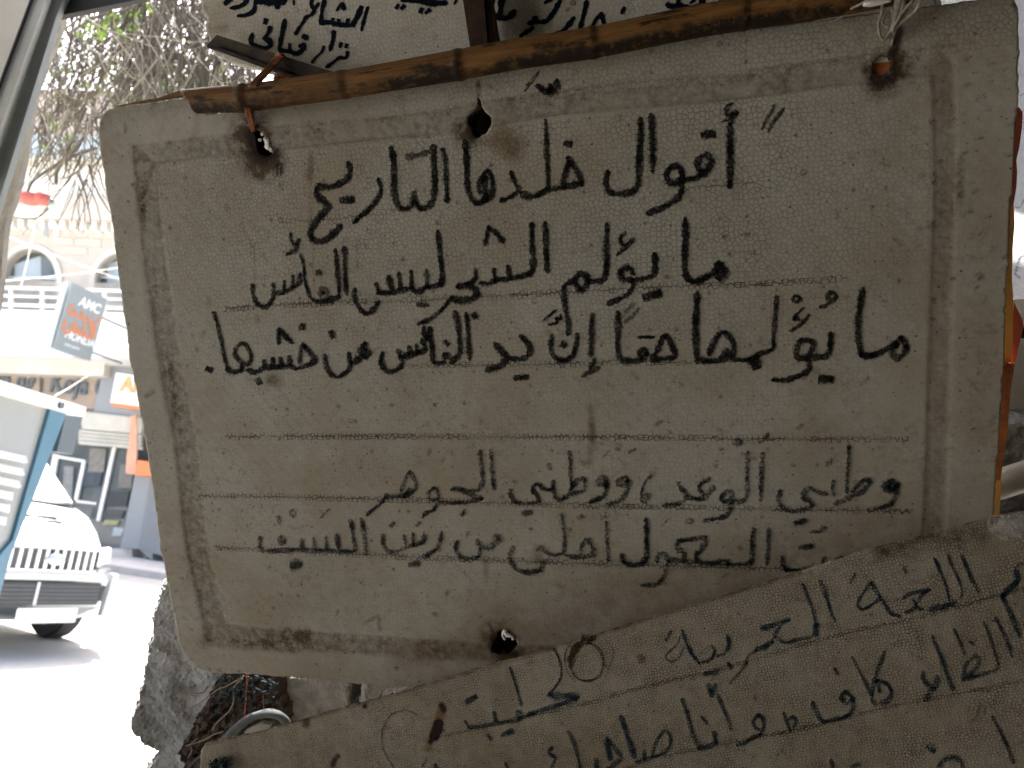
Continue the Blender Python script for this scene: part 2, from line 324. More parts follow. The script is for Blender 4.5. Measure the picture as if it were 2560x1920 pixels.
LINE5 = [(600, 1120, 4, '''22,.7|535 610 505 650 540 680 565 645 535 610;42,.75|390 690 402 742;14,.6|900 600 860 640 810 690;14,.5|895 615 820 690
;34|1215 700 1235 800 1250 920 1270 1060;36|1110 720 1130 830 1140 930 1155 1020 1060 1030 940 1025 820 1020 700 1015 560 1010 420 1020 300 1030 230 1020 205 970 205 890
;32|620 910 625 1000;28,.85|740 890 750 990;30,.85|865 880 870 1000;34|975 860 985 990;42,.85|415 880 392 925 425 955 455 915;72,.9|530 1165 595 1165
;34|2015 840 2000 930 1960 1010 1860 1070;34|1430 870 1430 950 1470 1020 1540 1040 1620 1010 1700 980 1780 960 1840 920 1842 850;28|1640 870 1660 960;28|1730 850 1735 960
;36,.85|1510 780 1540 748;36,.85|1772 770 1800 745;50,.9|1705 1165 1782 1152;44|1842 1080 1880 1070'''),
(1080, 1080, 4, '''38|255 1090 240 1170 290 1250 370 1270 460 1240 485 1170;48,.9|460 1080 480 1140 560 1160 620 1130;56,.75|655 1040 645 1090 672 1085;28,.6|360 1000 350 1032
;40|810 1150 780 1230 800 1320 880 1385 980 1400 1080 1380 1120 1300;34,.85|1050 1180 1090 1150 1140 1200 1200 1230 1280 1220 1320 1180 1325 1050 1310 940 1300 820
;38|1335 1230 1430 1250 1550 1240 1620 1220 1590 1130 1550 1070 1500 1130 1490 1210;24,.7|1450 850 1490 870 1510 845 1482 830;34|1745 900 1750 1030 1755 1150 1765 1290;20,.6|1690 870 1740 850 1785 828;20,.55|1725 840 1740 780
;38|2140 870 2140 1000 2145 1150 2145 1230 2090 1310 1990 1330 1920 1290 1890 1230'''),
(1520, 1060, 4, '''38|375 950 385 1100 385 1250 385 1340 320 1400 220 1410 150 1370 140 1300;40|600 1370 560 1295 492 1325 492 1375;36|600 1370 575 1470 530 1560 470 1605 340 1610
;42|610 1365 700 1360 780 1375 890 1380 1000 1390 1100 1390;42|770 1370 750 1270 705 1262 700 1172 840 1150 970 1140 960 1200 910 1280 880 1290 880 1370;60|1110 1380 1190 1392
;38|1200 1400 1320 1400 1420 1380 1440 1300 1440 1150 1460 1040;34|1605 1040 1600 1200 1590 1400;14,.6|620 940 580 970 540 1012;20,.5|800 945 777 980 828 988 840 955 800 945;14,.6|1210 1490 1170 1510 1130 1545
;42|1745 1330 1750 1400 1780 1465;34|1790 1462 1900 1455 2050 1440;46|1915 1238 2035 1225;28,.5|2060 1072 2120 1080 2172 1030;28,.8|2140 1390 2172 1330'''),
(1830, 1060, 4, '28,.9|1030 1352 1098 1330')]
LOW1 = [(920, 1505, 4, '''22|1860 460 1910 560 1937 680 1920 770 1870 850 1810 920;50|1805 930 1900 940 2000 935 2100 940;40,.9|2090 960 1950 1010 1830 1050 1700 1090;36|1690 1095 1600 1130 1500 1162;24|1420 650 1470 800 1510 950 1530 1030
;44|1505 1100 1510 1170;34,.85|1510 1182 1330 1205 1150 1240 1010 1252;22|970 1190 1010 1255;30|1260 1100 1280 1190;46|990 1000 1075 950;36|1200 1330 1228 1372;40|1345 1330 1440 1290'''),
(1300, 1505, 4, '''28|1510 290 1460 380;16,.75|1600 340 1570 420 1460 530 1500 590 1580 565 1640 450;26|1620 280 1670 420 1720 520 1790 610;26,.75|1790 612 1860 590 1920 560;28|1920 440 1945 490 1920 560;26,.75|1970 540 2050 510
;38|2075 340 2092 410 2070 480;32|2080 610 2110 660;42,.85|1850 720 1970 700'''),
(1640, 1400, 4, '''24,.7|740 1230 820 1140 890 1050 920 960 1010 900;44|1005 890 1080 870 1160 820;26|1160 820 1200 720 1270 630 1340 600;50|1065 682 1150 660;26|1150 660 1250 620 1330 592;26,.8|1200 770 1260 820 1330 822;32,.85|1330 822 1450 790 1550 770
;48|1592 745 1602 650;32|1600 660 1572 520 1520 380 1465 242;30|1640 210 1680 300 1710 400 1750 520 1790 612'''),
(2007, 1300, 4, '''26|1310 380 1350 460 1400 580 1440 700 1460 800;24,.85|1450 340 1480 440 1540 560 1590 700 1580 770;32|1590 350 1640 480 1690 600 1750 712;46|1520 820 1400 860 1262 892;32,.9|1000 780 1080 730 1262 695
;26,.8|1262 695 1170 770 1110 880 1020 922;26|1100 790 1150 880 1200 892;32,.85|1010 480 1030 522;28|970 962 880 930 820 840 750 740 680 620;26|680 620 600 730 545 830 590 890 680 850 760 780;28,.8|520 540 470 622
;58|2130 505 2150 600 2060 685 1995 750;42|1990 770 2050 880 2100 1000 2160 1152;26,.9|2211 430 2130 462;28|2130 0 2200 130 2260 240''')]
LOW2 = [(1300, 1505, 4, '''42|1885 830 1912 932;42|1950 830 1920 930;32|1980 930 2030 1060 2080 1180 2110 1268;32|1625 970 1660 1080 1700 1220 1740 1350 1790 1460;44,.9|1790 1460 1880 1440 1960 1402;42|1940 1300 1952 1400;28|1820 1150 1868 1212
;42|1010 1140 1050 1260 1100 1400 1140 1540;26|1160 1590 1230 1570 1330 1540 1440 1500 1500 1420 1500 1330 1450 1282 1390 1340 1340 1450 1320 1540;28|1250 1480 1240 1560;48|875 1360 880 1450 900 1560;34|880 1370 950 1450 1010 1550 940 1620 850 1680;38|760 1570 770 1700
;28|480 1290 530 1380 570 1500 600 1660'''),
(920, 1505, 4, '30|1840 1450 1812 1500 1870 1562 1840 1640;30,.7|670 1620 690 1700;30,.7|1380 1610 1400 1700'),
(1700, 1680, 6.144, '''48|1200 660 1125 740 1150 840 1215 880;46|1205 640 1280 730 1280 850 1235 950;54|1235 960 1100 1010 1000 1080 880 1115;42|1590 620 1640 770 1690 900;42|1670 720 1740 690 1780 760 1740 850'''),
(2007, 1505, 4, '''38|1198 700 1205 770 1280 850 1330 800 1338 740;44,.85|1310 860 1220 972;32|815 490 790 580 740 700 700 850 690 970 730 1032;26,.85|490 550 560 680 620 800 680 930;34|740 790 770 895;40|750 780 840 820 882 900 850 980 780 1012
;34|420 890 380 950 430 1010 490 965 430 892;34|500 960 500 1060 440 1140 300 1180 200 1190 130 1100 95 1000;28|315 665 350 722;22,.5|1770 1010 1730 1160;22,.5|1820 1050 1815 1112
;26|1920 150 1980 265 2040 400 2090 540;24,.9|1800 195 1850 300 1900 450 1950 610;32,.9|1950 610 1940 660 1830 705 1700 740 1600 770;34,.8|1600 770 1620 630 1700 545 1760 560 1730 650 1640 735;26,.9|1510 270 1560 380 1610 510
;32|1290 340 1340 460 1390 580 1440 730 1500 870;26,.9|1670 390 1700 420''')]
LOW3 = [(2007, 1505, 4, '30|1890 1140 1970 1290 2040 1440 2100 1600;42|1245 1450 1305 1488;34,.9|1330 1720 1370 1620 1420 1570 1520 1550 1590 1620 1570 1720;34|285 1580 310 1720;36,.7|480 1640 560 1622')]
TOP1 = [(500, 0, 5.53, '''60|350 50 440 -10;58|430 112 530 100 620 50 655 -10;56|530 222 640 210 740 160 765 60 775 -10;76|790 20 900 30 1000 40 1180 15;66|1070 60 1070 108;34|1300 -10 1300 65
;48|1555 -10 1540 60 1580 120 1640 50;46|1590 140 1540 205 1470 240 1420 320 1370 390 1320 475;56|1725 -10 1690 150 1670 310;58|1665 322 1780 310 1900 342 2000 345 2090 350 2150 280 2240 100;42|1840 260 1830 330;42|1920 275 1910 340;42|2050 268 2040 340
;38|1960 50 1888 152;56|1970 50 1992 130'''), (880, 0, 5.53, '''38|125 90 80 210 20 370;42|220 100 180 230 135 422'''),
(1200, 0, 5.53, '''72|300 -10 280 180;78|190 215 300 250 400 240 480 160;64|762 245 770 300;56|670 322 800 312 920 290 1000 200 1115 5;46|740 382 650 440 556 505;56|1300 245 1230 340 1150 430 1060 470 970 505;56|1475 20 1440 180 1400 330 1370 480
;46|1520 430 1600 280 1670 200;64|1675 185 1700 280 1745 390;42|1992 105 1960 185;50|900 40 1000 -10;20,.45|1280 15 1262 50 1300 75 1318 40 1280 15;24,.4|1232 130 1192 148;22|200 -10 180 80'''),
(1580, 0, 5.53, '80|485 60 560 90 650 80 760 112 860 100 945 70 980 -10;56|640 -10 640 60;38|805 40 870 -5;42|1222 -10 1190 60'),
(880, 0, 5.53, '''58|640 75 618 112;48|722 82 688 122;56|968 125 950 170;52|1072 140 1025 180;78|700 -5 900 15 1100 40 1300 45;36|1445 -10 1418 55''')]
TOP2 = [(500, 0, 5.53, '''54|915 272 900 322;56|725 470 702 580 780 640 900 670 970 640 970 560 905 530 955 440 972 375;70|900 520 950 570;52|1175 275 1150 400 1125 530 1095 700;58|1105 702 1230 710 1340 742 1420 685 1430 615 1375 640
;42|1240 610 1240 700;60|1430 500 1482 532;36|1715 640 1680 720 1600 800 1550 868;46|1850 430 1840 550 1798 700;50|1952 600 1940 650;50|2030 620 2020 652;44|2045 720 2020 800 1930 802 1850 860 1748 932''')]
BROWN = [(920, 1505, 4, '18,.55|490 1130 430 1095 370 1080 230 1130 150 1270 145 1420 190 1540 260 1650;18,.5|590 1560 540 1650'),
(1300, 1505, 4, '''22|690 410 600 400 530 470 500 600 530 700 600 770 700 780 800 720 835 610 810 500 760 440 690 400;60,.95|710 362 620 400 545 470 515 560 505 640;10,.9|530 370 465 480 450 600 495 720 560 790;60,.9|640 350 740 350;16,.45|930 440 930 560 870 680;50,.6|1195 540 1215 580''')]
SCORE = [((1710, 474), (1790, 466), (1880, 455)), ((700, 553), (860, 545), (1010, 522)), ((560, 772), (600, 770), (755, 760), (1040, 750), (1245, 740), (1425, 730), (1675, 715), (1850, 712), (1970, 705), (2120, 695)),
((1020, 914), (1127, 912), (1395, 910), (1500, 907), (1725, 905)), ((570, 1090), (1080, 1091), (1520, 1093), (2073, 1097), (2270, 1098)),
((500, 1240), (600, 1240), (800, 1243), (1100, 1252), (1400, 1262), (1700, 1268), (2270, 1278)), ((540, 1368), (650, 1373), (1100, 1395), (1500, 1408), (1960, 1422))]
SCORE_LOW = [((1090, 1844), (1105, 1840), (1295, 1797), (1470, 1755), (1625, 1712), (1825, 1665), (2095, 1587), (2282, 1545), (2482, 1490), (2600, 1462)),
((1560, 1920), (1675, 1885), (1911, 1839), (2042, 1813), (2207, 1770), (2382, 1735), (2600, 1690))]
class Board:
    """a foam sheet: plane, local frame and everything measured on it in photo pixels"""
    def __init__(s, name, P, X, N, label, cat, outline, holes, step, thick, mat, dirt=(), back=(0, 0), cells=None, chew=1.0, group=None, disp=None):
        s.P = np.asarray(P, float); s.N = np.asarray(N, float); s.N /= np.linalg.norm(s.N)
        X = np.asarray(X, float); X -= s.N*(X@s.N); s.X = X/np.linalg.norm(X); s.Y = np.cross(s.N, s.X)
        M = Matrix(((s.X[0], s.Y[0], s.N[0], s.P[0]), (s.X[1], s.Y[1], s.N[1], s.P[1]), (s.X[2], s.Y[2], s.N[2], s.P[2]), (0, 0, 0, 1)))
        s.M = M
        rr = np.random.RandomState(len(name))
        def ragged(poly, amp):
            poly = np.asarray(poly, float); out = []
            for i in range(len(poly)):
                a, b = poly[i], poly[(i+1) % len(poly)]; d = b-a; L = np.linalg.norm(d); n = max(1, int(L/9)); nn = np.array([-d[1], d[0]])/max(L, 1e-6)
                for k in range(n): out.append(a+d*k/n+nn*rr.normal(0, amp)*(0 if k == 0 else 1))
            return np.array(out)
        s.disp = disp
        s.outline = ragged(outline, chew); s.holes = [ragged(h, 1.5) for h in holes]
        L = s.tolocal(s.outline); lo = L.min(0)-step*2; hi = L.max(0)+step*2
        nx, ny = int((hi[0]-lo[0])/step)+1, int((hi[1]-lo[1])/step)+1
        gx, gy = np.meshgrid(lo[0]+np.arange(nx)*step, lo[1]+np.arange(ny)*step)
        loc = np.stack([gx.ravel(), gy.ravel()], 1)
        idx = np.arange(nx*ny).reshape(ny, nx)
        q = np.stack([idx[:-1, :-1].ravel(), idx[:-1, 1:].ravel(), idx[1:, 1:].ravel(), idx[1:, :-1].ravel()], 1)
        cpx = s.topx(loc[q].mean(1))
        keep = inside(cpx, s.outline)
        for h in s.holes: keep &= ~inside(cpx, h)
        cnt_k = np.bincount(q[keep].ravel(), minlength=nx*ny); cnt_r = np.bincount(q[~keep].ravel(), minlength=nx*ny)
        bv = np.where((cnt_k > 0) & (cnt_r > 0))[0]
        pp = s.topx(loc[bv]); best = np.full(len(bv), 1e9); tgt = pp.copy()
        for poly in [s.outline]+s.holes:
            a = poly; b = np.roll(poly, -1, 0)
            for i in range(len(a)):
                d = b[i]-a[i]; t = np.clip(((pp-a[i])@d)/max(d@d, 1e-9), 0, 1); c = a[i]+t[:, None]*d; D = ((c-pp)**2).sum(1)
                m = D < best; best[m] = D[m]; tgt[m] = c[m]
        loc[bv] = s.tolocal(tgt)
        q = q[keep]; used = np.unique(q); remap = -np.ones(nx*ny, int); remap[used] = np.arange(len(used)); q = remap[q]; loc = loc[used]
        px = s.topx(loc); n = len(loc)
        z = np.zeros(n)
        if disp is not None: z = disp(px, loc)
        ed = np.concatenate([q[:, [0, 1]], q[:, [1, 2]], q[:, [2, 3]], q[:, [3, 0]]]); key = np.sort(ed, 1); k1 = key[:, 0].astype(np.int64)*n+key[:, 1]
        u, inv, c = np.unique(k1, return_inverse=True, return_counts=True); be = ed[c[inv] == 1]
        vb = np.unique(be); m2 = -np.ones(n, int); m2[vb] = np.arange(len(vb))
        rows = 4; V = [np.column_stack([loc, z])]; faces = [q]
        prev = None
        rr2 = np.random.RandomState(3)
        for r in range(1, rows+1):
            off = rr2.normal(0, .0005, (len(vb), 2)) if r < rows else 0
            V.append(np.column_stack([loc[vb]+off+np.array(back)*r/rows, z[vb]-thick*r/rows]))
            base = n+(r-1)*len(vb); a = m2[be[:, 0]]+base; b = m2[be[:, 1]]+base
            if r == 1: faces.append(np.stack([be[:, 1], be[:, 0], a, b], 1))
            else: faces.append(np.stack([b-len(vb), a-len(vb), a, b], 1))
        V = np.vstack(V); Q = np.vstack(faces); tot = len(V)
        me = bpy.data.meshes.new('foam_sheet'); me.vertices.add(tot); me.vertices.foreach_set('co', V.astype(np.float32).ravel())
        me.loops.add(len(Q)*4); me.loops.foreach_set('vertex_index', Q.astype(np.int32).ravel())
        me.polygons.add(len(Q)); me.polygons.foreach_set('loop_start', np.arange(len(Q), dtype=np.int32)*4)
        me.polygons.foreach_set('loop_total', np.full(len(Q), 4, np.int32)); me.update(calc_edges=True)
        at = {'dirt': np.zeros(n), 'rust_and_bounce': np.zeros(n), 'dark': np.zeros(n), 'cells': np.ones(n) if cells is None else cells(px)}
        for kind, w, soft, st, pts in dirt:
            P_ = np.asarray(pts, float); D = np.full(n, 1e9)
            if len(P_) == 1: D = np.linalg.norm(px-P_[0], axis=1)
            for i in range(len(P_)-1):
                a, b = P_[i], P_[i+1]; d = b-a; t = np.clip(((px-a)@d)/(d@d), 0, 1); D = np.minimum(D, np.linalg.norm(px-(a+t[:, None]*d), axis=1))
            v = st*np.clip((w+soft-D)/max(soft, 1e-3), 0, 1)
            at[kind] = np.maximum(at[kind], v)
        for k, v in at.items():
            full = np.concatenate([v]+[v[vb]+(.25 if k == 'dirt' else 0)]*rows)
            A = me.attributes.new(k, 'FLOAT', 'POINT'); A.data.foreach_set('value', full.astype(np.float32))
        sm = np.ones(len(Q), bool); sm[len(q):] = False; me.polygons.foreach_set('use_smooth', sm)
        me.materials.append(mat); me.validate()
        root = bpy.data.objects.new(name, None); col.objects.link(root); root.empty_display_size = .05; root.matrix_world = M; tag(root, label, cat, group); s.root = root
        o = bpy.data.objects.new('foam_sheet', me); col.objects.link(o); o.parent = root; s.nst = 0
    def topx(s, loc): return proj(s.P+loc[:, :1]*s.X+loc[:, 1:2]*s.Y)
    def tolocal(s, px):
        w_ = onplane(px, s.P, s.N)-s.P; return np.stack([w_@s.X, w_@s.Y], 1)
    def ribbons(s, name, blocks, mat, label=None, widen=1.0, raw=None, z0=.00035):
        V, Fc, UV, OP = [], [], [], []; nv = 0
        items = []
        for x0, y0, sc, txt in blocks or ():
            for st in txt.split(';'):
                st = st.strip()
                if not st: continue
                h, b = st.split('|'); hh = h.split(','); wd = float(hh[0])/sc*widen; op = float(hh[1]) if len(hh) > 1 else 1.0
                a = np.array([float(t) for t in b.split()]).reshape(-1, 2)/sc+[x0, y0]; items.append((a, wd, op))
        for r in raw or (): items.append(r)
        rr = np.random.RandomState(11)
        for a, wd, op in items:
            P = catmull(a, 2.2); n = len(P)
            closed = np.allclose(a[0], a[-1])
            T = np.gradient(P, axis=0); T /= np.linalg.norm(T, axis=1)[:, None]+1e-9; Nn = np.stack([-T[:, 1], T[:, 0]], 1)
            L = np.concatenate([[0], np.cumsum(np.linalg.norm(np.diff(P, axis=0), axis=1))]); tot = L[-1]
            if not closed:
                e = wd*.28; P = np.vstack([P[0]-T[0]*e, P, P[-1]+T[-1]*e]); Nn = np.vstack([Nn[0], Nn, Nn[-1]]); L = np.concatenate([[0], L+e, [tot+2*e]]); tot += 2*e; n += 2
                env = np.clip(np.minimum(L, tot-L)/(wd*.55), 0, 1); fl = .35 if tot > 3*wd else (.62 if tot > 1.9*wd else .85); env = fl+(1-fl)*np.sqrt(env)
            else: env = np.ones(n)
            wob = 1+.16*np.interp(L, np.linspace(0, tot+1e-6, max(3, int(tot/9))), rr.normal(0, 1, max(3, int(tot/9))))
            hw = wd*.5*env*np.clip(wob, .7, 1.35)*1.16
            z = z0+s.nst*2.5e-6; s.nst += 1
            for k in (-1, -.5, 0, .5, 1):
                pk = P+Nn*(hw*k)[:, None]; loc = s.tolocal(pk); V.append(np.column_stack([loc, np.full(n, z)+(s.disp(pk, loc) if s.disp is not None else 0)])); UV.append(np.column_stack([L/100, np.full(n, float(k))])); OP.append(np.full(n, op))
            for k in range(4):
                b0 = nv+k*n; b1 = nv+(k+1)*n
                Fc += [(b0+i, b1+i, b1+i+1, b0+i+1) for i in range(n-1)]
            nv += 5*n
        return tag(mesh(name, np.vstack(V), Fc, mat, s.root, uv=np.vstack(UV), attrs={'op': np.concatenate(OP)}, local=True), label)
def inside(p, poly):
    x, y = p[:, 0], p[:, 1]; r = np.zeros(len(p), bool); n = len(poly); j = n-1
    for i in range(n):
        xi, yi = poly[i]; xj, yj = poly[j]
        if yi != yj: r ^= ((yi > y) != (yj > y)) & (x < (xj-xi)*(y-yi)/(yj-yi)+xi)
        j = i
    return r
# ------------------------------------------------------------------ materials used again and again
CELL, CELL_LOW, CELL_TOP = .0038, .0024, .0036
M_foam = foam_mat('old_polystyrene', CELL, (.39, .37, .31), (.05, .036, .022), .85, .00012)
M_foam_low = foam_mat('fine_polystyrene', CELL_LOW, (.345, .31, .24), (.02, .013, .008), .95, .0002, .19)
M_foam_top = foam_mat('clean_polystyrene', CELL_TOP, (.54, .52, .45), (.30, .26, .20), .22, .0002, .08, .25)
M_ink = ink_mat('black_marker', (.004, .0045, .004), CELL, .98, .17, .55)
M_ink_faded = ink_mat('faded_blue_black_marker', (.004, .009, .011), CELL, .95, .30, .6, bite=1.1)
M_ink_teal = ink_mat('teal_marker', (.004, .022, .034), CELL_LOW, .95, .26, .6)
M_ink_top = ink_mat('navy_paint_marker', (.002, .005, .011), CELL_TOP, 1.0, .03, .25, .3, bite=.45)
M_brown = ink_mat('brown_ring_stain', (.035, .020, .010), CELL_LOW, .95, .3, .5, bite=1.2)
M_score = score_mat('scored_line_grime', (.03, .020, .012), CELL)
M_score_low = score_mat('scored_line_grime_fine', (.02, .012, .007), CELL_LOW)
# ------------------------------------------------------------------ the three big foam boards
S = 3.5e-4
nc = np.array([-.22552021, -.1729246, .95876885]); wc = np.array([825.48244536+895, 605.7722888-555, -1508.15328896+1922])
toW = lambda v: v[0]*Rn+v[1]*Un-v[2]*Fn
NM = toW(nc); XM = toW(wc); PM = Cn+toW(np.array([-895., 555., -1922.])*S)
OUT_MAIN = [(245, 327), (249, 305), (255, 290), (268, 275), (290, 267), (345, 262), (440, 248), (482, 246), (500, 262), (518, 287), (556, 284), (562, 232), (900, 190), (1500, 115), (2100, 45), (2500, -8), (2535, -4), (2545, 18), (2546, 60), (2548, 140), (2544, 170), (2546, 200), (2544, 266), (2537, 327), (2534, 411), (2525, 532), (2523, 652), (2516, 700), (2511, 887), (2503, 1017), (2492, 1167), (2486, 1260), (2472, 1500), (2455, 1690), (2400, 1735), (1800, 1752), (1200, 1730), (1000, 1719), (985, 1718), (890, 1709), (780, 1697), (700, 1690), (600, 1684), (523, 1681), (490, 1668), (463, 1640), (448, 1610), (426, 1487), (411, 1412), (399, 1363), (385, 1247), (370, 1131), (344, 987), (327, 909), (318, 827), (307, 769), (292, 654), (275, 523), (265, 480), (255, 405)]
def H(x0, y0, s, pts): return [(x0+a/s, y0+b/s) for a, b in pts]
HOLE_A = H(480, 0, 3.456, [(530, 1060), (555, 1125), (610, 1145), (640, 1200), (690, 1265), (705, 1305), (685, 1340), (640, 1350), (590, 1330), (560, 1270), (548, 1190), (515, 1110)])
HOLE_B = H(720, 230, 4, [(1895, 30), (1925, 80), (1940, 150), (1975, 205), (2030, 250), (2032, 330), (1985, 415), (1890, 468), (1850, 430), (1838, 360), (1800, 320), (1805, 260), (1865, 170), (1900, 130)])
HOLE_C = H(1920, 0, 3.456, [(1000, 470), (1042, 492), (1075, 550), (1050, 605), (1000, 645), (905, 640), (910, 560), (950, 500)])
HOLE_D = H(920, 1505, 4, [(1295, 300), (1375, 272), (1450, 350), (1492, 420), (1485, 465), (1415, 528), (1310, 533), (1238, 505), (1250, 420), (1285, 360)])
OUTER_TOP = [(336, 367), (480, 349), (544, 343), (665, 321), (972, 295), (1120, 275), (1201, 260), (1355, 236), (1580, 208), (1920, 185), (2013, 162), (2180, 139), (2308, 124), (2383, 114)]
INNER_TOP = [(385, 405), (480, 392), (640, 380), (940, 346), (1120, 333), (1390, 286), (1740, 257), (1920, 236), (2120, 210), (2332, 188)]
OUTER_L = [(336, 367), (350, 509), (367, 654), (396, 827), (417, 960), (451, 1074), (467, 1356), (497, 1487), (519, 1594)]
INNER_L = [(385, 405), (396, 509), (414, 654), (434, 827), (480, 1131), (519, 1375), (553, 1509), (560, 1568)]
INNER_B = [(560, 1572), (920, 1591), (1217, 1607), (1500, 1620), (2290, 1660)]
OUTER_B = [(519, 1594), (620, 1612), (755, 1622), (890, 1632), (1170, 1655), (2350, 1712)]
INNER_R = [(2332, 188), (2332, 320), (2330, 500), (2324, 822), (2312, 1050), (2304, 1400), (2290, 1660)]
OUTER_R = [(2383, 114), (2399, 400), (2397, 515), (2381, 810), (2375, 1208), (2363, 1317), (2350, 1712)]
def mid(a, b, k=24):
    def rs(p):
        p = np.asarray(p, float); L = np.concatenate([[0], np.cumsum(np.linalg.norm(np.diff(p, axis=0), axis=1))]); t = np.linspace(0, L[-1], k); return np.stack([np.interp(t, L, p[:, i]) for i in (0, 1)], 1)
    return (rs(a)+rs(b))/2
DM = [('dirt', 24, 8, .22, mid(OUTER_TOP, INNER_TOP)), ('dirt', 2, 4, .4, INNER_TOP), ('dirt', 1, 9, .5, OUTER_TOP), ('dirt', 22, 14, .34, mid(OUTER_TOP, INNER_TOP)[8:20]), ('dirt', 16, 14, .42, mid(OUTER_TOP, INNER_TOP)[:6]),
      ('dirt', 25, 12, .36, mid(OUTER_L, INNER_L)), ('dirt', 1, 7, .4, OUTER_L), ('dirt', 6, 26, .55, [(372, 640), (400, 830), (430, 960), (450, 1080)]), ('dirt', 3, 12, .8, [(356, 470), (360, 560)]),
      ('dirt', 20, 8, .5, mid(OUTER_B, INNER_B)), ('dirt', 4, 22, .85, [(520, 1600), (620, 1605), (740, 1612)]), ('dirt', 10, 20, 1.0, [(720, 1590), (760, 1592)]), ('rust_and_bounce', 10, 40, .6, [(1000, 1640), (1150, 1620), (1230, 1625)]),
      ('dirt', 26, 8, .22, mid(OUTER_R, INNER_R)), ('rust_and_bounce', 18, 14, .22, mid(OUTER_R, INNER_R)), ('dirt', 5, 12, .5, [(2397, 515), (2399, 400)]),
      ('dirt', 0, 40, .3, [(255, 290), (400, 262), (480, 250)]), ('rust_and_bounce', 0, 14, .5, [(495, 270), (490, 330), (470, 380)]),
      # halos of grime round the holes
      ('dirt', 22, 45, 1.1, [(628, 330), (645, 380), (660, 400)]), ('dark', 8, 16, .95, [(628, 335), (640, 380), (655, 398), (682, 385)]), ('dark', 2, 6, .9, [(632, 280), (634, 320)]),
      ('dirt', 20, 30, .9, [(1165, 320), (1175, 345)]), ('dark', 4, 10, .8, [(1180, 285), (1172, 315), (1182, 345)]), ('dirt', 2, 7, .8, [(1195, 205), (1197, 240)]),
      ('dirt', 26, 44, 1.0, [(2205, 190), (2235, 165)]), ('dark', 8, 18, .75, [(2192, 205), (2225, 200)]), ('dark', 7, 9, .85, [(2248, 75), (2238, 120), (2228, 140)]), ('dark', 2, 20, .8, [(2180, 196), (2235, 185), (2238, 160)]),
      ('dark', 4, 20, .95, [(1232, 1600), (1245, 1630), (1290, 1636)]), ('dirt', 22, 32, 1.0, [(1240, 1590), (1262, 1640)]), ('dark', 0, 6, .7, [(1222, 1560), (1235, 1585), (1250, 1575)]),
      # named stains, and warm bounce light painted over the lower panel
      ('rust_and_bounce', 16, 34, .8, [(1262, 352), (1280, 366)]), ('dirt', 14, 34, .45, [(1262, 352), (1280, 366)]), ('dirt', 3, 7, .5, [(1219, 350), (1222, 366)]), ('rust_and_bounce', 4, 22, .75, [(680, 948), (690, 952)]), ('dirt', 8, 10, .5, [(682, 950)]),
      ('rust_and_bounce', 2, 7, .55, [(778, 380), (776, 470), (777, 600)]), ('dirt', 3, 12, .55, [(776, 400), (774, 440)]), ('rust_and_bounce', 1, 5, .5, [(893, 600), (893, 665)]), ('rust_and_bounce', 1, 4, .45, [(782, 590), (785, 730)]), ('rust_and_bounce', 1, 5, .4, [(603, 560), (635, 630), (638, 720)]),
      ('rust_and_bounce', 3, 10, .6, [(1476, 1018), (1482, 1090), (1474, 1155)]), ('dirt', 2, 9, .6, [(1478, 1050), (1478, 1100)]), ('rust_and_bounce', 6, 14, .6, [(1345, 1375), (1350, 1450)]), ('rust_and_bounce', 4, 7, .5, [(1215, 1400), (1215, 1450)]), ('rust_and_bounce', 2, 5, .9, [(1262, 615)]),
      ('rust_and_bounce', 40, 160, .5, [(1300, 1600), (1700, 1500), (2000, 1430), (2280, 1400)]), ('rust_and_bounce', 30, 200, .16, [(560, 1700), (1200, 1740)]), ('rust_and_bounce', 20, 140, .22, [(700, 1450), (900, 1500)]), ('rust_and_bounce', 10, 60, .35, [(1900, 1460), (1700, 1510)]),  # wide first band paints warm bounce light as a brown tint
      ('dirt', 1, 4, .8, [(2200, 408), (2225, 414)]), ('dirt', 2, 7, .35, [(1870, 180), (1980, 165)]), ('dirt', 1, 6, .4, [(910, 1560), (945, 1540), (950, 1575)]), ('rust_and_bounce', 30, 70, .25, [(2480, 600), (2470, 1200)]),
      ('dirt', 1, 4, .6, [(2465, 810), (2490, 830)]), ('dirt', 1, 4, .5, [(2440, 830), (2485, 832)])]
rs_ = np.random.RandomState(5)
for _ in range(70):
    x, y = rs_.uniform(300, 2500), rs_.uniform(200, 1650); DM.append(('dirt', rs_.uniform(.5, 2), rs_.uniform(3, 9), rs_.uniform(.25, .6), [(x, y), (x+rs_.normal(0, 9), y+rs_.normal(0, 9))]))
for _ in range(40):
    x, y = rs_.uniform(2400, 2530), rs_.uniform(100, 1250); DM.append(('dirt', 1, rs_.uniform(3, 7), rs_.uniform(.2, .6), [(x, y), (x+rs_.uniform(4, 22), y-rs_.uniform(0, 9))]))
GROOVE = [np.asarray(p, float) for p in (mid(OUTER_TOP, INNER_TOP), mid(OUTER_L, INNER_L), mid(OUTER_B, INNER_B), mid(OUTER_R, INNER_R))]
def lump(loc, sc, seed):
    r = np.random.RandomState(seed); z = 0
    for k in range(7):
        f = r.normal(0, sc, 2); z = z+np.sin(loc@f+r.uniform(0, 6))/7
    return z
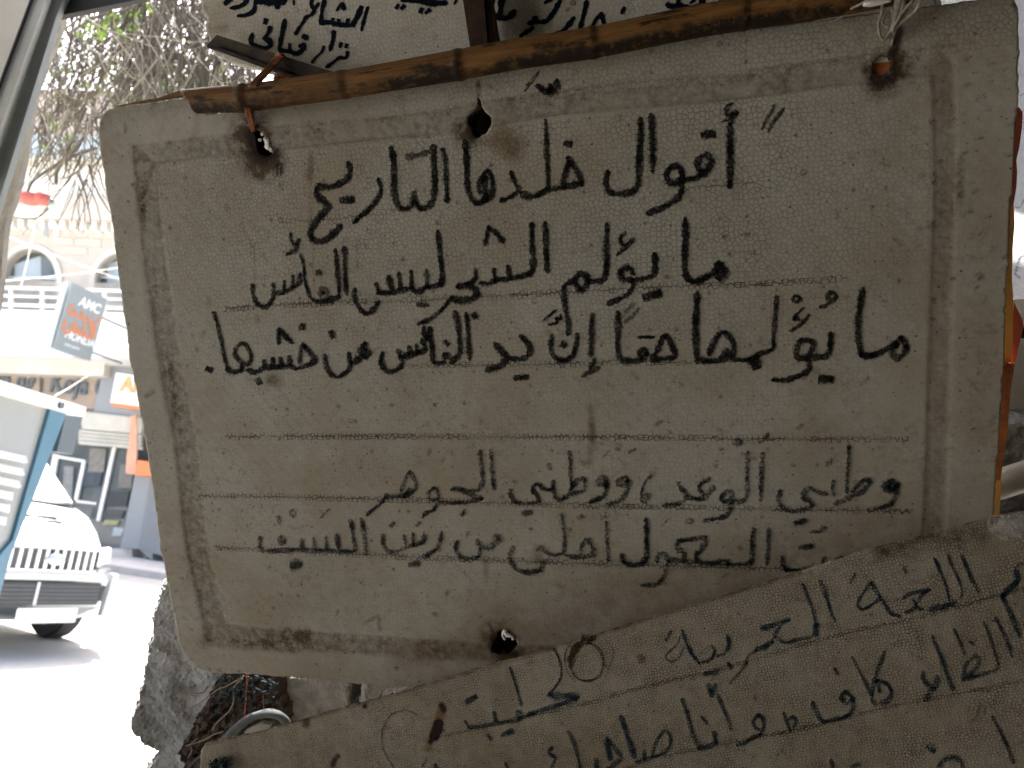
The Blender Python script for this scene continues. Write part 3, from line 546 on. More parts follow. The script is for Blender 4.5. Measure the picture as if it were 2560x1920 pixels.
def disp_main(px, loc):
    D = np.full(len(px), 1e9)
    for g in GROOVE:
        for i in range(len(g)-1):
            a, b = g[i], g[i+1]; d = b-a; t = np.clip(((px-a)@d)/(d@d), 0, 1); D = np.minimum(D, np.linalg.norm(px-(a+t[:, None]*d), axis=1))
    z = -.0004*np.clip((32-D)/10, 0, 1)+lump(loc, 22, 1)*.0012+lump(loc, 300, 2)*.00025
    z += -.0003*np.clip((30-D)/6, 0, 1)*np.abs(lump(loc, 900, 4))*3
    # a pressed lip round the rim
    return z
PANEL = np.array([(385, 405), (1120, 333), (2332, 188), (2300, 1663), (545, 1572)], float)
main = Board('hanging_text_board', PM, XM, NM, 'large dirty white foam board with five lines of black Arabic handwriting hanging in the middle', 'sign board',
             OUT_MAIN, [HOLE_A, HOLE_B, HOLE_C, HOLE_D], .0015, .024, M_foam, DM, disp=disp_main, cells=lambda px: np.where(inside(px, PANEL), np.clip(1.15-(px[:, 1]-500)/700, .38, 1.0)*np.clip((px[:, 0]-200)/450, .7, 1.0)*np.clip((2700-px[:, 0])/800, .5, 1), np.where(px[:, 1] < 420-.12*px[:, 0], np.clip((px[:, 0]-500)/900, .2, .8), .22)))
main.ribbons('handwriting', LINE1, M_ink, 'top heading line of thick black Arabic handwriting', 1.5)
main.ribbons('handwriting', LINE2, M_ink, 'second line of black Arabic handwriting', 1.5)
main.ribbons('handwriting', LINE3, M_ink, 'third and longest line of black Arabic handwriting', 1.5)
main.ribbons('handwriting', LINE4, M_ink_faded, 'fourth line of thinner faded handwriting', 1.5)
main.ribbons('handwriting', LINE5, M_ink_faded, 'fifth line of thinner faded handwriting running under the lower board', 1.5)
for i, l in enumerate(SCORE):
    main.ribbons('scored_line', None, M_score, raw=[(np.array(l, float), 17, .55 if i in (0, 1) else 1.0)], z0=.0003)
# lower board, in front of the main one
PL = PM+NM*.030
rotX = XM/np.linalg.norm(XM); YM = np.cross(NM, rotX); a_ = math.radians(13)
OUT_LOW = [(500, 1930), (503, 1875), (516, 1856), (560, 1846), (600, 1839), (680, 1818), (780, 1790), (870, 1762), (1000, 1730), (1150, 1682), (1300, 1640), (1480, 1588), (1640, 1535), (1800, 1488), (2000, 1428), (2180, 1368), (2350, 1327), (2430, 1305), (2480, 1290), (2560, 1278), (2700, 1240), (2950, 1180), (3100, 2300), (700, 2600)]
DL = [('dirt', 3, 9, .6, [(516, 1858), (870, 1765), (1300, 1642), (1640, 1538), (2000, 1431)]), ('dirt', 8, 30, .62, [(2200, 1375), (2330, 1345), (2450, 1330)]), ('dirt', 4, 16, .7, [(2390, 1330), (2400, 1360)]),
      ('dark', 5, 5, 1.0, H(920, 1505, 4, [(735, 1030), (755, 1080)])), ('rust_and_bounce', 9, 6, 1.1, H(920, 1505, 4, [(740, 1070), (715, 1150)])), ('dark', 11, 5, 1.15, H(920, 1505, 4, [(705, 1220), (690, 1280), (665, 1340)])), ('dark', 4, 5, 1.0, H(920, 1505, 4, [(660, 1340), (625, 1400)])),
      ('rust_and_bounce', 5, 7, .9, H(920, 1505, 4, [(620, 1380), (605, 1470)])), ('dark', 2, 4, .9, H(920, 1505, 4, [(730, 1270), (755, 1285)])),
      ('rust_and_bounce', 12, 30, .35, [(1270, 1760), (1250, 1720), (1245, 1700)]), ('rust_and_bounce', 8, 12, .4, [(1262, 1745), (1275, 1800)]), ('dirt', 20, 60, .16, [(600, 1900), (1200, 1900), (1800, 1870)]), ('dark', 5, 8, .8, [(767, 1790), (766, 1810)]),
      ('dark', 4, 6, .9, [(838, 1898), (832, 1912)]), ('dark', 4, 6, .9, [(845, 1890)]), ('dark', 4, 5, .85, [(912, 1765)]), ('dirt', 5, 5, .7, [(912, 1764)]), ('rust_and_bounce', 2, 3, .6, [(2257, 1722)])]
for _ in range(60):
    x = rs_.uniform(520, 2500); y = rs_.uniform(1340, 1930); DL.append(('dirt', rs_.uniform(.5, 2), rs_.uniform(3, 8), rs_.uniform(.2, .5), [(x, y), (x+rs_.normal(0, 5), y+rs_.normal(0, 5))]))
low = Board('lower_text_board', PL, rotX*math.cos(a_)+YM*math.sin(a_), NM, 'tilted foam board at the bottom right with teal handwriting and a dark ring stain', 'sign board',
            OUT_LOW, [], .0016, .022, M_foam_low, DL, back=(0, -.0135), disp=lambda px, loc: lump(loc, 25, 9)*.001+lump(loc, 500, 7)*.0003)
low.ribbons('handwriting', LOW1, M_ink_teal, 'upper line of teal Arabic handwriting', 1.62)
low.ribbons('handwriting', LOW2, M_ink_teal, 'middle line of teal Arabic handwriting', 1.62)
low.ribbons('handwriting', LOW3, M_ink_teal, 'bottom line of teal Arabic handwriting, mostly below the view', 1.62)
low.ribbons('ring_stain', BROWN, M_brown, widen=1.45)
for l in SCORE_LOW: low.ribbons('scored_line', None, M_score_low, raw=[(np.array(l, float), 13, 1.0)], z0=.0003)
# upper board, behind
OUT_TOP = [(470, -160), (498, -20), (502, 0), (506, 14), (511, 33), (519, 47), (514, 60), (517, 78), (523, 90), (526, 118), (540, 141), (590, 158), (655, 176), (730, 197), (1000, 300), (1300, 340), (2330, 180), (2350, -160)]
DT = [('rust_and_bounce', 5, 10, .55, H(500, 0, 5.53, [(250, 400), (340, 395)])), ('rust_and_bounce', 4, 14, .4, H(500, 0, 5.53, [(560, 480), (600, 540)])), ('dirt', 3, 8, .3, [(512, 20), (524, 90), (530, 120)]), ('dirt', 1, 3, .8, [(1031, 90)]), ('dirt', 10, 60, .15, [(560, 60), (700, 170)]), ('dirt', 10, 50, .22, [(1270, 60), (1300, 130)])]
top = Board('upper_text_board', PM-NM*.040, XM, NM, 'cleaner white foam board at the top behind the bamboo with bold navy handwriting', 'sign board',
            OUT_TOP, [], .0022, .024, M_foam_top, DT, chew=1.6, disp=lambda px, loc: lump(loc, 25, 5)*.001)
top.ribbons('handwriting', TOP1, M_ink_top, 'upper line of bold navy handwriting cut by the edge of the view', 1.24)
top.ribbons('handwriting', TOP2, M_ink_top, 'lower line of bold navy handwriting above the split stick', 1.24)
# ------------------------------------------------------------------ bamboo, sticks, twine
def cane_mat(name, c1, c2, dark, amt=.5):
    m = NB(name); uv = m.n('UVMap').outputs[0]
    mp = m.n('Mapping'); m.put(mp.inputs[0], uv); mp.inputs['Scale'].default_value = (14, 9, 1)
    mp2 = m.n('Mapping'); m.put(mp2.inputs[0], uv); mp2.inputs['Scale'].default_value = (12, 160, 1)
    mp3 = m.n('Mapping'); m.put(mp3.inputs[0], uv); mp3.inputs['Scale'].default_value = (22, 3.2, 1)
    co = m.co()
    c = m.mix(m.ramp(m.noise(mp.outputs[0], 1, 5, .65), .3, .7), c1, c2)
    c = m.mix(m.ramp(m.noise(mp2.outputs[0], 1, 3), .35, .7, 0, .5), c, tuple(x*.45 for x in c1))
    c = m.mix(m.ramp(m.noise(mp3.outputs[0], 1, 6, .7), .5, .62, 0, amt), c, dark)
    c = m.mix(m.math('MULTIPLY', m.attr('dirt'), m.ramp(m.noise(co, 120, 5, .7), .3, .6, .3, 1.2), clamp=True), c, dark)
    m.col(c); m.rough(.6); m.b.inputs['Specular IOR Level'].default_value = .2; m.bump(m.noise(mp2.outputs[0], 1, 4), .35, .0012)
    return m.m
M_cane = cane_mat('weathered_cane', (.13, .062, .014), (.29, .145, .040), (.012, .007, .003), .95)
M_split = cane_mat('grey_split_wood', (.05, .034, .021), (.10, .075, .048), (.010, .007, .005), .6)
M_batten = cane_mat('brown_split_cane', (.04, .018, .006), (.07, .034, .012), (.006, .003, .002), .6)
def offplane(px, off): return onplane(px, PM+NM*off, NM)
cane = empty('bamboo_pole', offplane([(1200, 165)], .016)[0], label='long brown bamboo pole lying across the top of the text board', cat='pole')
cl = np.array([(482, 253), (545, 249), (610, 246), (720, 231), (850, 213), (980, 191), (1120, 167), (1300, 134), (1480, 107), (1700, 62), (1870, 32), (2050, 6), (2330, -48), (2700, -120)], float)
rad_px = np.array([30, 31.5, 33, 32.5, 33, 33.5, 36, 36, 37, 38, 39, 39, 41, 43])
cp = catmull(cl, 4)
t_ = np.linspace(0, 1, len(cp)); 
xs = cp[:, 0]; rp = np.interp(xs, cl[:, 0], rad_px)
node_x = [612, 860, 1148, 1482, 1858, 2260]
nd_d = np.zeros(len(xs))
for i, nx_ in enumerate(node_x):
    rp += (2.6 if i != 1 else 1.6)*np.exp(-((xs-nx_)/11)**2) - 1.0*np.exp(-((xs-nx_-18)/8)**2)
    nd_d = np.maximum(nd_d, np.exp(-((xs-nx_-3)/24)**2)*(.75 if i != 1 else .6))
wp = offplane(cp, .016); zz = (wp-Cn)@Fn
V, Fc, uv = tube(wp, rp/1922*zz*1.0, 28)
for k in range(28):   # slanting cut at the left end
    th = uv[k, 1]*2*math.pi
    side = V[k]-wp[0]; up = side@YM
    V[k] += rotX*(-up*.9)
    V[k+28] += rotX*(-up*.45)
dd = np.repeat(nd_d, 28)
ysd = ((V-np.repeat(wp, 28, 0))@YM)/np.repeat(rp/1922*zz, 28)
dd = np.maximum(dd*(.65+.35*(ysd < .1)), np.clip(-ysd*1.5+.05, 0, 1)*1.3*np.interp(np.repeat(xs, 28), [480, 900, 1000, 1140, 1180, 1300, 1480, 1560, 1700, 1860, 2300], [.9, .2, .95, 1, .3, .8, .95, .7, .95, 1, .4]))  # nodes and underside darker, unevenly along the pole
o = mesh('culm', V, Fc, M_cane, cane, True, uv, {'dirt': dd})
# split sliver peeling off behind the foam corner and along the top
sl_ = [(286, 266), (345, 258), (420, 246), (470, 238), (560, 232), (560, 222), (480, 222), (440, 229), (400, 243), (340, 254)]
V, Fc = extrude_loops([offplane(sl_, -.001)], NM, .004); mesh('sliver', V, Fc, M_cane, cane, uv=np.zeros((len(V), 2)), attrs={'dirt': np.full(len(V), .35)})
sl2 = [(880, 175), (930, 164), (975, 156), (1010, 152), (1070, 151), (1070, 165), (980, 175), (880, 190)]
V, Fc = extrude_loops([offplane(sl2, .008)], NM, .004); mesh('sliver', V, Fc, M_cane, cane, uv=np.zeros((len(V), 2)), attrs={'dirt': np.full(len(V), .1)})
V, Fc, uv = tube(offplane([(1082, 157), (1081, 150), (1080, 142)], .012), [.0016, .002, .0008], 8); mesh('bud', V, Fc, M_cane, cane, True, uv, {'dirt': np.full(len(V), .5)})
# diagonal split stick
stick = empty('split_stick', offplane([(650, 150)], -.024)[0], label='grey split cane stick running down right behind the left end of the bamboo', cat='stick')
A = offplane([(542, 87), (700, 137), (860, 188), (900, 205), (800, 222), (735, 198), (640, 160), (517, 119), (517, 112)], -.014)
V, Fc = extrude_loops([A], NM, .010)
o = mesh('stave', V, Fc, M_split, stick, uv=[((v-A[0])@rotX*1+0, (v-A[0])@(YM+rotX*.32)*6) for v in np.array([list(v) for v in V])], attrs={'dirt': np.full(len(V), .15)})
A = offplane([(519, 118), (735, 198), (880, 250), (870, 232), (740, 190), (540, 116)], -.010)
V, Fc = extrude_loops([A], NM, .006); mesh('split_edge', V, Fc, M_split, stick, uv=[((v-A[0])@rotX, (v-A[0])@YM*6) for v in np.array([list(v) for v in V])], attrs={'dirt': np.full(len(V), .75)})
# vertical batten of split cane, two staves side by side, plus a dark strip for the shaded gap
bat = empty('split_cane_upright', offplane([(1190, 60)], -.020)[0], label='dark upright of split cane behind the bamboo, between two words of the upper board', cat='stick')
for poly, off, dt in (([(1148, -60), (1204, -60), (1222, 150), (1180, 150)], -.006, .1), ([(1206, -60), (1217, -60), (1252, 150), (1240, 150)], -.010, .2), ([(1204, -60), (1217, -60), (1243, 150), (1222, 150)], -.024, 1.2)):
    A = offplane(poly, off); V, Fc = extrude_loops([A], NM, .010)
    mesh('stave', V, Fc, M_batten, bat, uv=[((v-A[0])@YM, (v-A[0])@rotX*6) for v in np.array([list(v) for v in V])], attrs={'dirt': np.full(len(V), dt)})
M_twine = plain('orange_rope_fibre', (.55, .17, .045), .55, 0, .35, 90, .5)
M_string = plain('pale_string', (.30, .27, .21), .8, 0, .25, 200, .3)
def strand(name, pts, off, r, mat, parent, sides=6, step=5):
    pp = catmull(np.array([p[:2] for p in pts], float), step); L = np.linspace(0, 1, len(pp))
    po = np.interp(L, np.linspace(0, 1, len(pts)), [p[2] if len(p) > 2 else off for p in pts])
    wv = np.array([offplane([q], z)[0] for q, z in zip(pp, po)])
    V, Fc, uv = tube(wv, r, sides); return mesh(name, V, Fc, mat, parent, True)
tw = empty('orange_tie', offplane([(640, 200)], .01)[0], label='orange plastic strip tying the left end of the bamboo to the grey stick', cat='tie')
for i in range(5):
    d = (i-2)*3.2
    strand('strap', [(702+d*1.3, 138+d*.4, -.010), (684+d*1.2, 160, -.006), (655+d*1.3, 190, .012), (632+d*1.2, 216, .026)], 0, .0011, M_twine, tw)
strand('loop', [(690, 140, -.010), (702, 136, -.008), (712, 143, -.012)], 0, .0014, M_twine, tw)
for i in range(4):
    d = (i-1.5)*3.4
    strand('tail', [(619+d, 272, .034), (624+d, 292, .006), (630+d*.8, 312, .004), (634+d*.3, 330, -.002)], 0, .0012, M_twine, tw)
strand('knot', [(690, 200, .004), (694, 190, .006), (702, 188, .005), (716, 196, .004), (724, 202, .008)], 0, .0024, M_twine, tw)
ts = empty('string_tie', offplane([(2230, 40)], .01)[0], label='frayed pale string loops tied round the right part of the bamboo above the corner hole', cat='string')
C_ = lambda l: [(1920+a/3.456, b/3.456, z) for a, b, z in l]
for l, r in (([(560, 190, .006), (640, 140, .010), (720, 75, .022), (820, 25, .045), (900, -30, .06)], .0009), ([(985, -40, .05), (985, 100, .03), (955, 200, .010), (965, 300, .006), (1000, 345, .006), (1040, 300, .008), (1100, 200, .016), (1200, 110, .03), (1310, -30, .05)], .0011),
             ([(1060, 60, .03), (1020, 110, .02), (985, 190, .012), (1050, 240, .01)], .0007), ([(1130, -30, .05), (1110, 100, .03), (1095, 200, .016), (1080, 260, .008)], .0022), ([(1170, -30, .05), (1150, 100, .028), (1100, 210, .014)], .0012),
             ([(1270, -30, .05), (1200, 60, .035), (1110, 150, .02)], .0008), ([(1320, -30, .05), (1280, 80, .04), (1180, 170, .02), (1110, 240, .012), (1080, 330, .003), (1060, 430, -.002)], .0010), ([(1075, 70, .03), (1075, 140, .02), (1090, 200, .015)], .0007)):
    strand('string', C_(l), 0, r, M_string, ts)
M_plast = plain('clear_grey_plastic', (.62, .60, .55), .25, 0, .1, 60)
V, Fc, uv = tube(offplane(H(1920, 0, 3.456, [(820, 45), (880, 28), (960, 12), (1060, 6)]), .048), [.001, .003, .003, .001], 8, .5); mesh('shiny_tape', V, Fc, M_plast, ts, True)
# things seen through the holes
M_white = plain('white_chip', (.75, .73, .68), .6, 0, .05, 60); M_dkred = plain('dark_red_cloth', (.030, .006, .005), .9, 0, .3, 40); M_orange = plain('orange_rust_paint', (.75, .22, .05), .6, 0, .3, 60, 0, (.14, .04, .015))
hb = slab('dark_red_cloth', [(1120, 190), (1260, 190), (1260, 370), (1120, 370)], PM-NM*.026, NM, .003, M_dkred); tag(hb, 'dark red cloth seen through the teardrop hole of the text board', 'cloth')
hc = empty('scrap_and_glare', offplane([(2205, 165)], -.02)[0], label='orange scrap and a white plate in place of the bright street, in the top right hole', cat='scrap')
slab('street_glare_plate', [(2180, 130), (2230, 130), (2232, 152), (2180, 160)], PM-NM*.004, NM, .003, M_white, hc); slab('orange_part', [(2180, 160), (2232, 152), (2236, 196), (2180, 196)], PM-NM*.0035, NM, .004, M_orange, hc)  # white plate added for the bright street glimpsed through the hole
hd = empty('cord_end', offplane([(1265, 1600)], -.005)[0], label='white cord end poking out of the dark hole at the bottom of the board', cat='cord')
for l, r in ((H(920, 1505, 4, [(1372, 375), (1350, 330), (1368, 285), (1400, 320), (1445, 345), (1450, 375)]), .0014), (H(920, 1505, 4, [(1372, 290), (1390, 330), (1430, 335)]), .0018)):
    V, Fc, uv = tube(offplane(catmull(l, 3), .001), r, 8); mesh('cord', V, Fc, M_white, hd, True)
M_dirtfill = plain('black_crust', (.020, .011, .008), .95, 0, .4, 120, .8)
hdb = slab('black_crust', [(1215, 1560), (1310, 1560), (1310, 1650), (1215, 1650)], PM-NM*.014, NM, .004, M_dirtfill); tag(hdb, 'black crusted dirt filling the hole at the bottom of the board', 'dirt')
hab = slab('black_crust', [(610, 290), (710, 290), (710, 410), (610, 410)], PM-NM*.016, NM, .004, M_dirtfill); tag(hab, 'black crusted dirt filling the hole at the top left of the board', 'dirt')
def chip(name, c, off, r, mat, seed, parent=None):
    bm = bmesh.new(); bmesh.ops.create_icosphere(bm, subdivisions=2, radius=r); q = random.Random(seed)
    for v in bm.verts: v.co *= q.uniform(.6, 1.15)
    me = bpy.data.meshes.new(name); bm.to_mesh(me); bm.free(); me.materials.append(mat)
    p = offplane([c], off)[0]; o = bpy.data.objects.new(name, me); col.objects.link(o); o.location = Vector(p)
    if parent is not None: o.parent = parent; o.location = parent.matrix_world.inverted() @ Vector(p)
    return o
cr = empty('foam_crumbs', offplane([(665, 350)], 0)[0], label='broken white foam crumbs in the dark hole at the top left of the board', cat='crumbs')
for i, (x, y, r) in enumerate([(656, 334, .0018), (664, 347, .002), (668, 354, .0032), (674, 366, .0036), (680, 375, .0026), (666, 366, .002), (650, 350, .0016)]): chip('crumb', (x, y), -.002, r, M_white, i, cr)
# ------------------------------------------------------------------ ground, road, facade plane
def struct(o): o['kind'] = 'structure'; return o
M_road = plain('dusty_asphalt', (.42, .41, .39), .9, 0, .06, 1.2, .4, (.34, .33, .31))
M_pave = plain('pale_paving', (.62, .60, .56), .85, 0, .1, 1.5, .3)
M_kerb = plain('kerb_concrete', (.45, .43, .40), .85, 0, .1, 4, .3)
bm = bmesh.new(); bmesh.ops.create_grid(bm, x_segments=40, y_segments=40, size=150)
me = bpy.data.meshes.new('road'); bm.to_mesh(me); bm.free(); struct(link('road', me, M_road))
vp = rays([(-5600, 540)])[0]; dF = np.array([vp[0], vp[1], 0]); dF /= np.linalg.norm(dF)      # along the facade, to the left
NF = np.array([dF[1], -dF[0], 0.]); NF = NF if NF[1] < 0 else -NF                              # towards the street
c0 = rays([(200, 1230)])[0]; PF = Cn+c0*22.0
def fq(u, v, h):        # facade frame: u to the right, v out to the street, h up -> world
    b = PF*[1, 1, 0]; return b-dF*u+NF*v+np.array([0, 0, h])
def fbox(name, u0, u1, v0, v1, h0, h1, mat, parent=None):
    V = [fq(u, v, h) for h in (h0, h1) for (u, v) in ((u0, v0), (u1, v0), (u1, v1), (u0, v1))]
    F_ = [(0, 1, 2, 3), (7, 6, 5, 4), (0, 4, 5, 1), (1, 5, 6, 2), (2, 6, 7, 3), (3, 7, 4, 0)]
    o = mesh(name, V, F_, mat, parent); bm = bmesh.new(); bm.from_mesh(o.data); bmesh.ops.recalc_face_normals(bm, faces=bm.faces); bm.to_mesh(o.data); bm.free(); return o
struct(fbox('sidewalk', -40, 40, -12, 3.2, -.2, .14, M_pave)); struct(fbox('kerb', -40, 40, 3.2, 3.45, -.2, .15, M_kerb))
def F_(name, loops, off, thick, mat, parent): return slab(name, loops, PF+NF*off, NF, thick, mat, parent)
M_stone = plain('beige_stone', (.52, .47, .40), .85, 0, .08, .8, .2); M_stone2 = plain('beige_stone_block', (.55, .50, .43), .85, 0, .07, 1.3, .2)
M_white_w = plain('white_plaster', (.80, .79, .74), .85, 0, .04, .5); M_cream = plain('cream_plaster', (.66, .62, .54), .85, 0, .12, .7)
M_glass = plain('dusty_window_glass', (.14, .165, .17), .12, 0, .25, .7); M_alu = plain('pale_aluminium', (.85, .85, .80), .4, .2, .05, 3)
M_board = plain('brown_grey_shop_board', (.36, .29, .23), .6, 0, .15, 1.2); M_dletter = plain('slate_lettering', (.10, .13, .15), .5)
M_greyc = plain('grey_cladding', (.26, .28, .29), .4, 0, .06, .8); M_dgrey = plain('dark_grey_cladding', (.22, .235, .24), .5, 0, .1, .8)
M_orng = plain('orange_plastic', (.75, .22, .07), .45, 0, .04, 2); M_signw = plain('white_sign_face', (.85, .84, .80), .35, 0, .02, 2)
M_shut = plain('roller_shutter_cream', (.55, .53, .46), .55, .1, .1, 1.5); M_peach = plain('peach_cloth', (.70, .38, .25), .9, 0, .12, 2)
M_blueg = plain('pale_blue_metal', (.42, .50, .54), .5, 0, .08, 1); M_room = plain('shop_interior', (.34, .35, .33), .8, 0, .35, .8)
M_rail = plain('white_rail', (.78, .78, .74), .5, 0, .04, 3)
bld = empty('apartment_building', PF*[1, 1, 0], label='beige stone building across the street with arched windows, a balcony and shops', cat='building')
def arch(cx, spring, r, base, rx=None, n=14, tilt=.05):
    rx = rx or r; P_ = [(cx-rx, base), (cx-rx, spring)]
    P_ += [(cx-rx*math.cos(math.pi*k/n), spring-r*math.sin(math.pi*k/n)) for k in range(1, n)]
    P_ += [(cx+rx, spring+2*rx*tilt), (cx+rx, base+2*rx*tilt)]
    return P_
a1, a2, a0 = arch(72, 696, 74, 800, 67), arch(303, 706, 74, 806, 70), arch(-160, 688, 74, 794, 67)
F_('wall', [[(-900, 500), (1500, 575), (1500, 800), (-900, 762)], a1[::-1], a2[::-1], a0[::-1]], 0, .35, M_stone, bld)
for cx, sp in ((72, 696), (303, 706), (-160, 688)):
    w_ = F_('window', arch(cx, sp, 74, 804, 70), -.28, .05, M_glass, bld)
    F_('surround', [arch(cx, sp, 88, 760, 82), arch(cx, sp, 75, 762, 68)[::-1]], .07, .1, M_cream, w_)
    F_('frame', [(cx-3, 700), (cx+3, 700), (cx+3, 790), (cx-3, 790)], -.24, .04, M_alu, w_)
    F_('frame', [(cx-68, 690), (cx+68, 695), (cx+68, 699), (cx-68, 694)], -.22, .04, M_alu, w_)
    F_('curtain', [(cx-35, 660), (cx+30, 640), (cx+30, 790), (cx-35, 790)], -.275, .02, M_blueg, w_)
# courses of stone blocks between the arches
k = 0
for r in range(9):
    y0 = 566+r*21
    for x0 in range(-120+(r % 2)*34, 700, 68):
        x1 = x0+66; yA, yB = y0+x0*.045, y0+x1*.045
        cxm, cym = (x0+x1)/2, y0+10+(x0+x1)/2*.045
        if any(((abs(xx-c)/88)**2+((yy-s)/96)**2 < 1 and yy < s) or (abs(xx-c) < 86 and yy >= s-6) for c, s in ((72, 696), (303, 706), (-160, 688)) for xx in (x0, cxm, x1) for yy in (cym-10, cym+10)): continue
        F_('stone', [(x0, yA), (x1, yB), (x1, yB+19), (x0, yA+19)], .022+.012*rnd.random(), .03, M_stone2, bld); k += 1
F_('cornice', [(-900, 455), (1500, 520), (1500, 590), (-900, 512)], .45, .5, M_stone2, bld)
for x in range(-60, 420, 26): F_('bracket', [(x, 545+x*.04), (x+13, 545+x*.04), (x+13, 566+x*.04), (x, 566+x*.04)], .28, .3, M_white_w, bld)
F_('wall', [(-900, 380), (1500, 420), (1500, 522), (-900, 458)], .05, .3, M_white_w, bld)
F_('awning', [(-900, 330), (1500, 350), (1500, 392), (-900, 372)], .9, .9, M_blueg, bld)
F_('cornice', [(-900, 378), (1500, 400), (1500, 414), (-900, 392)], .55, .4, M_cream, bld)
F_('wall', [(-900, 215), (1500, 238), (1500, 352), (-900, 332)], 0, .3, plain('upper_pinkish_stone', (.52, .43, .37), .85, 0, .1, .5), bld)
for x in ():
    w_ = F_('window', [(x, 60), (x+95, 62), (x+95, 250), (x, 248)], .03, .05, M_glass, bld); F_('frame', [(x-8, 52), (x+103, 54), (x+103, 62), (x-8, 60)], .08, .08, M_white_w, w_); F_('sill', [(x-8, 250), (x+103, 252), (x+103, 262), (x-8, 260)], .2, .18, M_cream, w_)
# balcony
bal = F_('balcony', [(-900, 745), (1500, 818), (1500, 930), (-900, 862)], 1.3, 1.3, M_white_w, bld)
for y, t in ((714, 7), (736, 5), (757, 8)): F_('rail', [(-900, y-27), (1500, y+45), (1500, y+45+t), (-900, y-27+t)], 1.28, .06, M_rail, bal)
for x in range(-140, 460, 78):
    F_('post', [(x+6, 716+x*.03), (x+13, 716+x*.03), (x+13, 782+x*.03), (x+6, 782+x*.03)], 1.26, .06, M_rail, bal)
    F_('finial', [(x, 738+x*.03), (x+19, 738+x*.03), (x+12, 748+x*.03), (x+19, 760+x*.03), (x, 760+x*.03), (x+8, 748+x*.03)], 1.27, .05, M_rail, bal)
# ground floor: lintel, name boards, pillar, shutter box, shop front
F_('lintel', [(-900, 845), (262, 900), (258, 940), (-900, 905)], .6, .7, M_cream, bld)
F_('wall', [(262, 880), (1500, 950), (1500, 1420), (262, 1420)], -1.4, .3, M_dgrey, bld)
nb = F_('name_board', [(-900, 900), (100, 930), (97, 1000), (-900, 985)], .15, .2, M_board, bld)
nb2 = F_('name_board', [(112, 930), (258, 937), (238, 1023), (108, 1014)], .15, .2, M_board, bld)
F_('gap', [(94, 920), (120, 922), (110, 1030), (88, 1028)], .05, .1, M_dgrey, bld)
def textobj(name, s, origin, xdir, ydir, size, depth, mat, parent, bold=False, sx=1.0):
    cu = bpy.data.curves.new(name, 'FONT'); cu.body = s; cu.size = 1; cu.extrude = .02
    if bold: cu.offset = .02
    tmp = bpy.data.objects.new('tmp', cu); col.objects.link(tmp); bpy.context.view_layer.update()
    me = bpy.data.meshes.new_from_object(tmp.evaluated_get(bpy.context.evaluated_depsgraph_get())); bpy.data.objects.remove(tmp)
    x = Vector(xdir).normalized(); y = Vector(ydir); y = (y-x*y.dot(x)).normalized(); z = x.cross(y)
    for v in me.vertices: v.co = Vector(origin)+x*v.co.x*size*sx+y*v.co.y*size+z*v.co.z*depth
    me.materials.clear(); me.materials.append(mat)
    o = bpy.data.objects.new(name, me); col.objects.link(o)
    if parent is not None: me.transform(wmat(parent).inverted()); o.parent = parent
    return o
def fpt(px, off): return onplane([px], PF+NF*off, NF)[0]
textobj('lettering', 'Koja G', fpt((120, 978), .19), -dF, (0, 0, 1), .82, .5, M_dletter, nb2, True, .93)
textobj('lettering', 'wen ng', fpt((-60, 966), .19), -dF, (0, 0, 1), .80, .5, M_dletter, nb, True, .93)
F_('pillar', [(266, 885), (1500, 960), (1500, 1070), (278, 1052), (232, 1040)], .35, .5, M_greyc, bld)
F_('shutter_box', [(200, 1028), (360, 1046), (352, 1085), (205, 1072)], .5, .5, M_shut, bld)
for i in range(4): F_('shutter_slat', [(196, 1074+i*9), (354, 1088+i*9), (354, 1095+i*9), (196, 1081+i*9)], .42-.03*(i % 2), .05, M_shut, bld)
F_('shop_floor', [(-900, 1340), (330, 1372), (330, 1395), (-900, 1375)], .3, .4, M_cream, bld)
F_('interior_wall', [(-900, 980), (400, 1000), (400, 1420), (-900, 1400)], -1.1, .2, M_room, bld)
gl = F_('shop_window', [(120, 1095), (345, 1118), (300, 1380), (60, 1370)], -.1, .03, M_glass, bld)
for poly in ([(282, 1112), (290, 1113), (249, 1302), (240, 1302)], [(198, 1104), (355, 1118), (355, 1124), (198, 1110)], [(143, 1138), (214, 1150), (213, 1157), (143, 1145)], [(206, 1150), (214, 1150), (193, 1250), (184, 1250)], [(132, 1135), (146, 1137), (118, 1290), (104, 1290)], [(190, 1250), (240, 1256), (240, 1262), (190, 1256)]):
    F_('mullion', poly, .0, .06, M_alu, gl)
for i, (x, y, w_, h_, c) in enumerate([(205, 1170, 50, 45, (.06, .08, .10)), (262, 1225, 60, 40, (.05, .06, .06)), (160, 1165, 24, 90, (.28, .29, .27)), (230, 1270, 80, 26, (.09, .10, .10)), (225, 1120, 40, 60, (.24, .23, .20)), (300, 1160, 34, 60, (.20, .19, .17)), (262, 1300, 36, 12, (.50, .48, .22)), (285, 1318, 24, 22, (.55, .60, .58))]):
    F_('display', [(x, y), (x+w_, y+w_*.08), (x+w_-6, y+h_), (x-6, y+h_)], -.05+.002*i, .04, plain('display_%d' % i, c, .6), gl)
F_('pillar', [(338, 1185), (400, 1190), (380, 1400), (346, 1372), (300, 1372)], .45, .6, M_greyc, bld)
F_('pillar_side', [(376, 1190), (440, 1195), (440, 1400), (345, 1372)], .47, .5, M_dgrey, bld)
ws = F_('lit_sign', [(290, 932), (420, 950), (420, 1025), (276, 1006)], 1.2, .35, M_signw, bld); ws['label'] = 'white shop sign with an orange letter A'
F_('sign_underside', [(277, 1007), (420, 1026), (420, 1034), (280, 1015)], 1.19, .3, M_orng, bld)
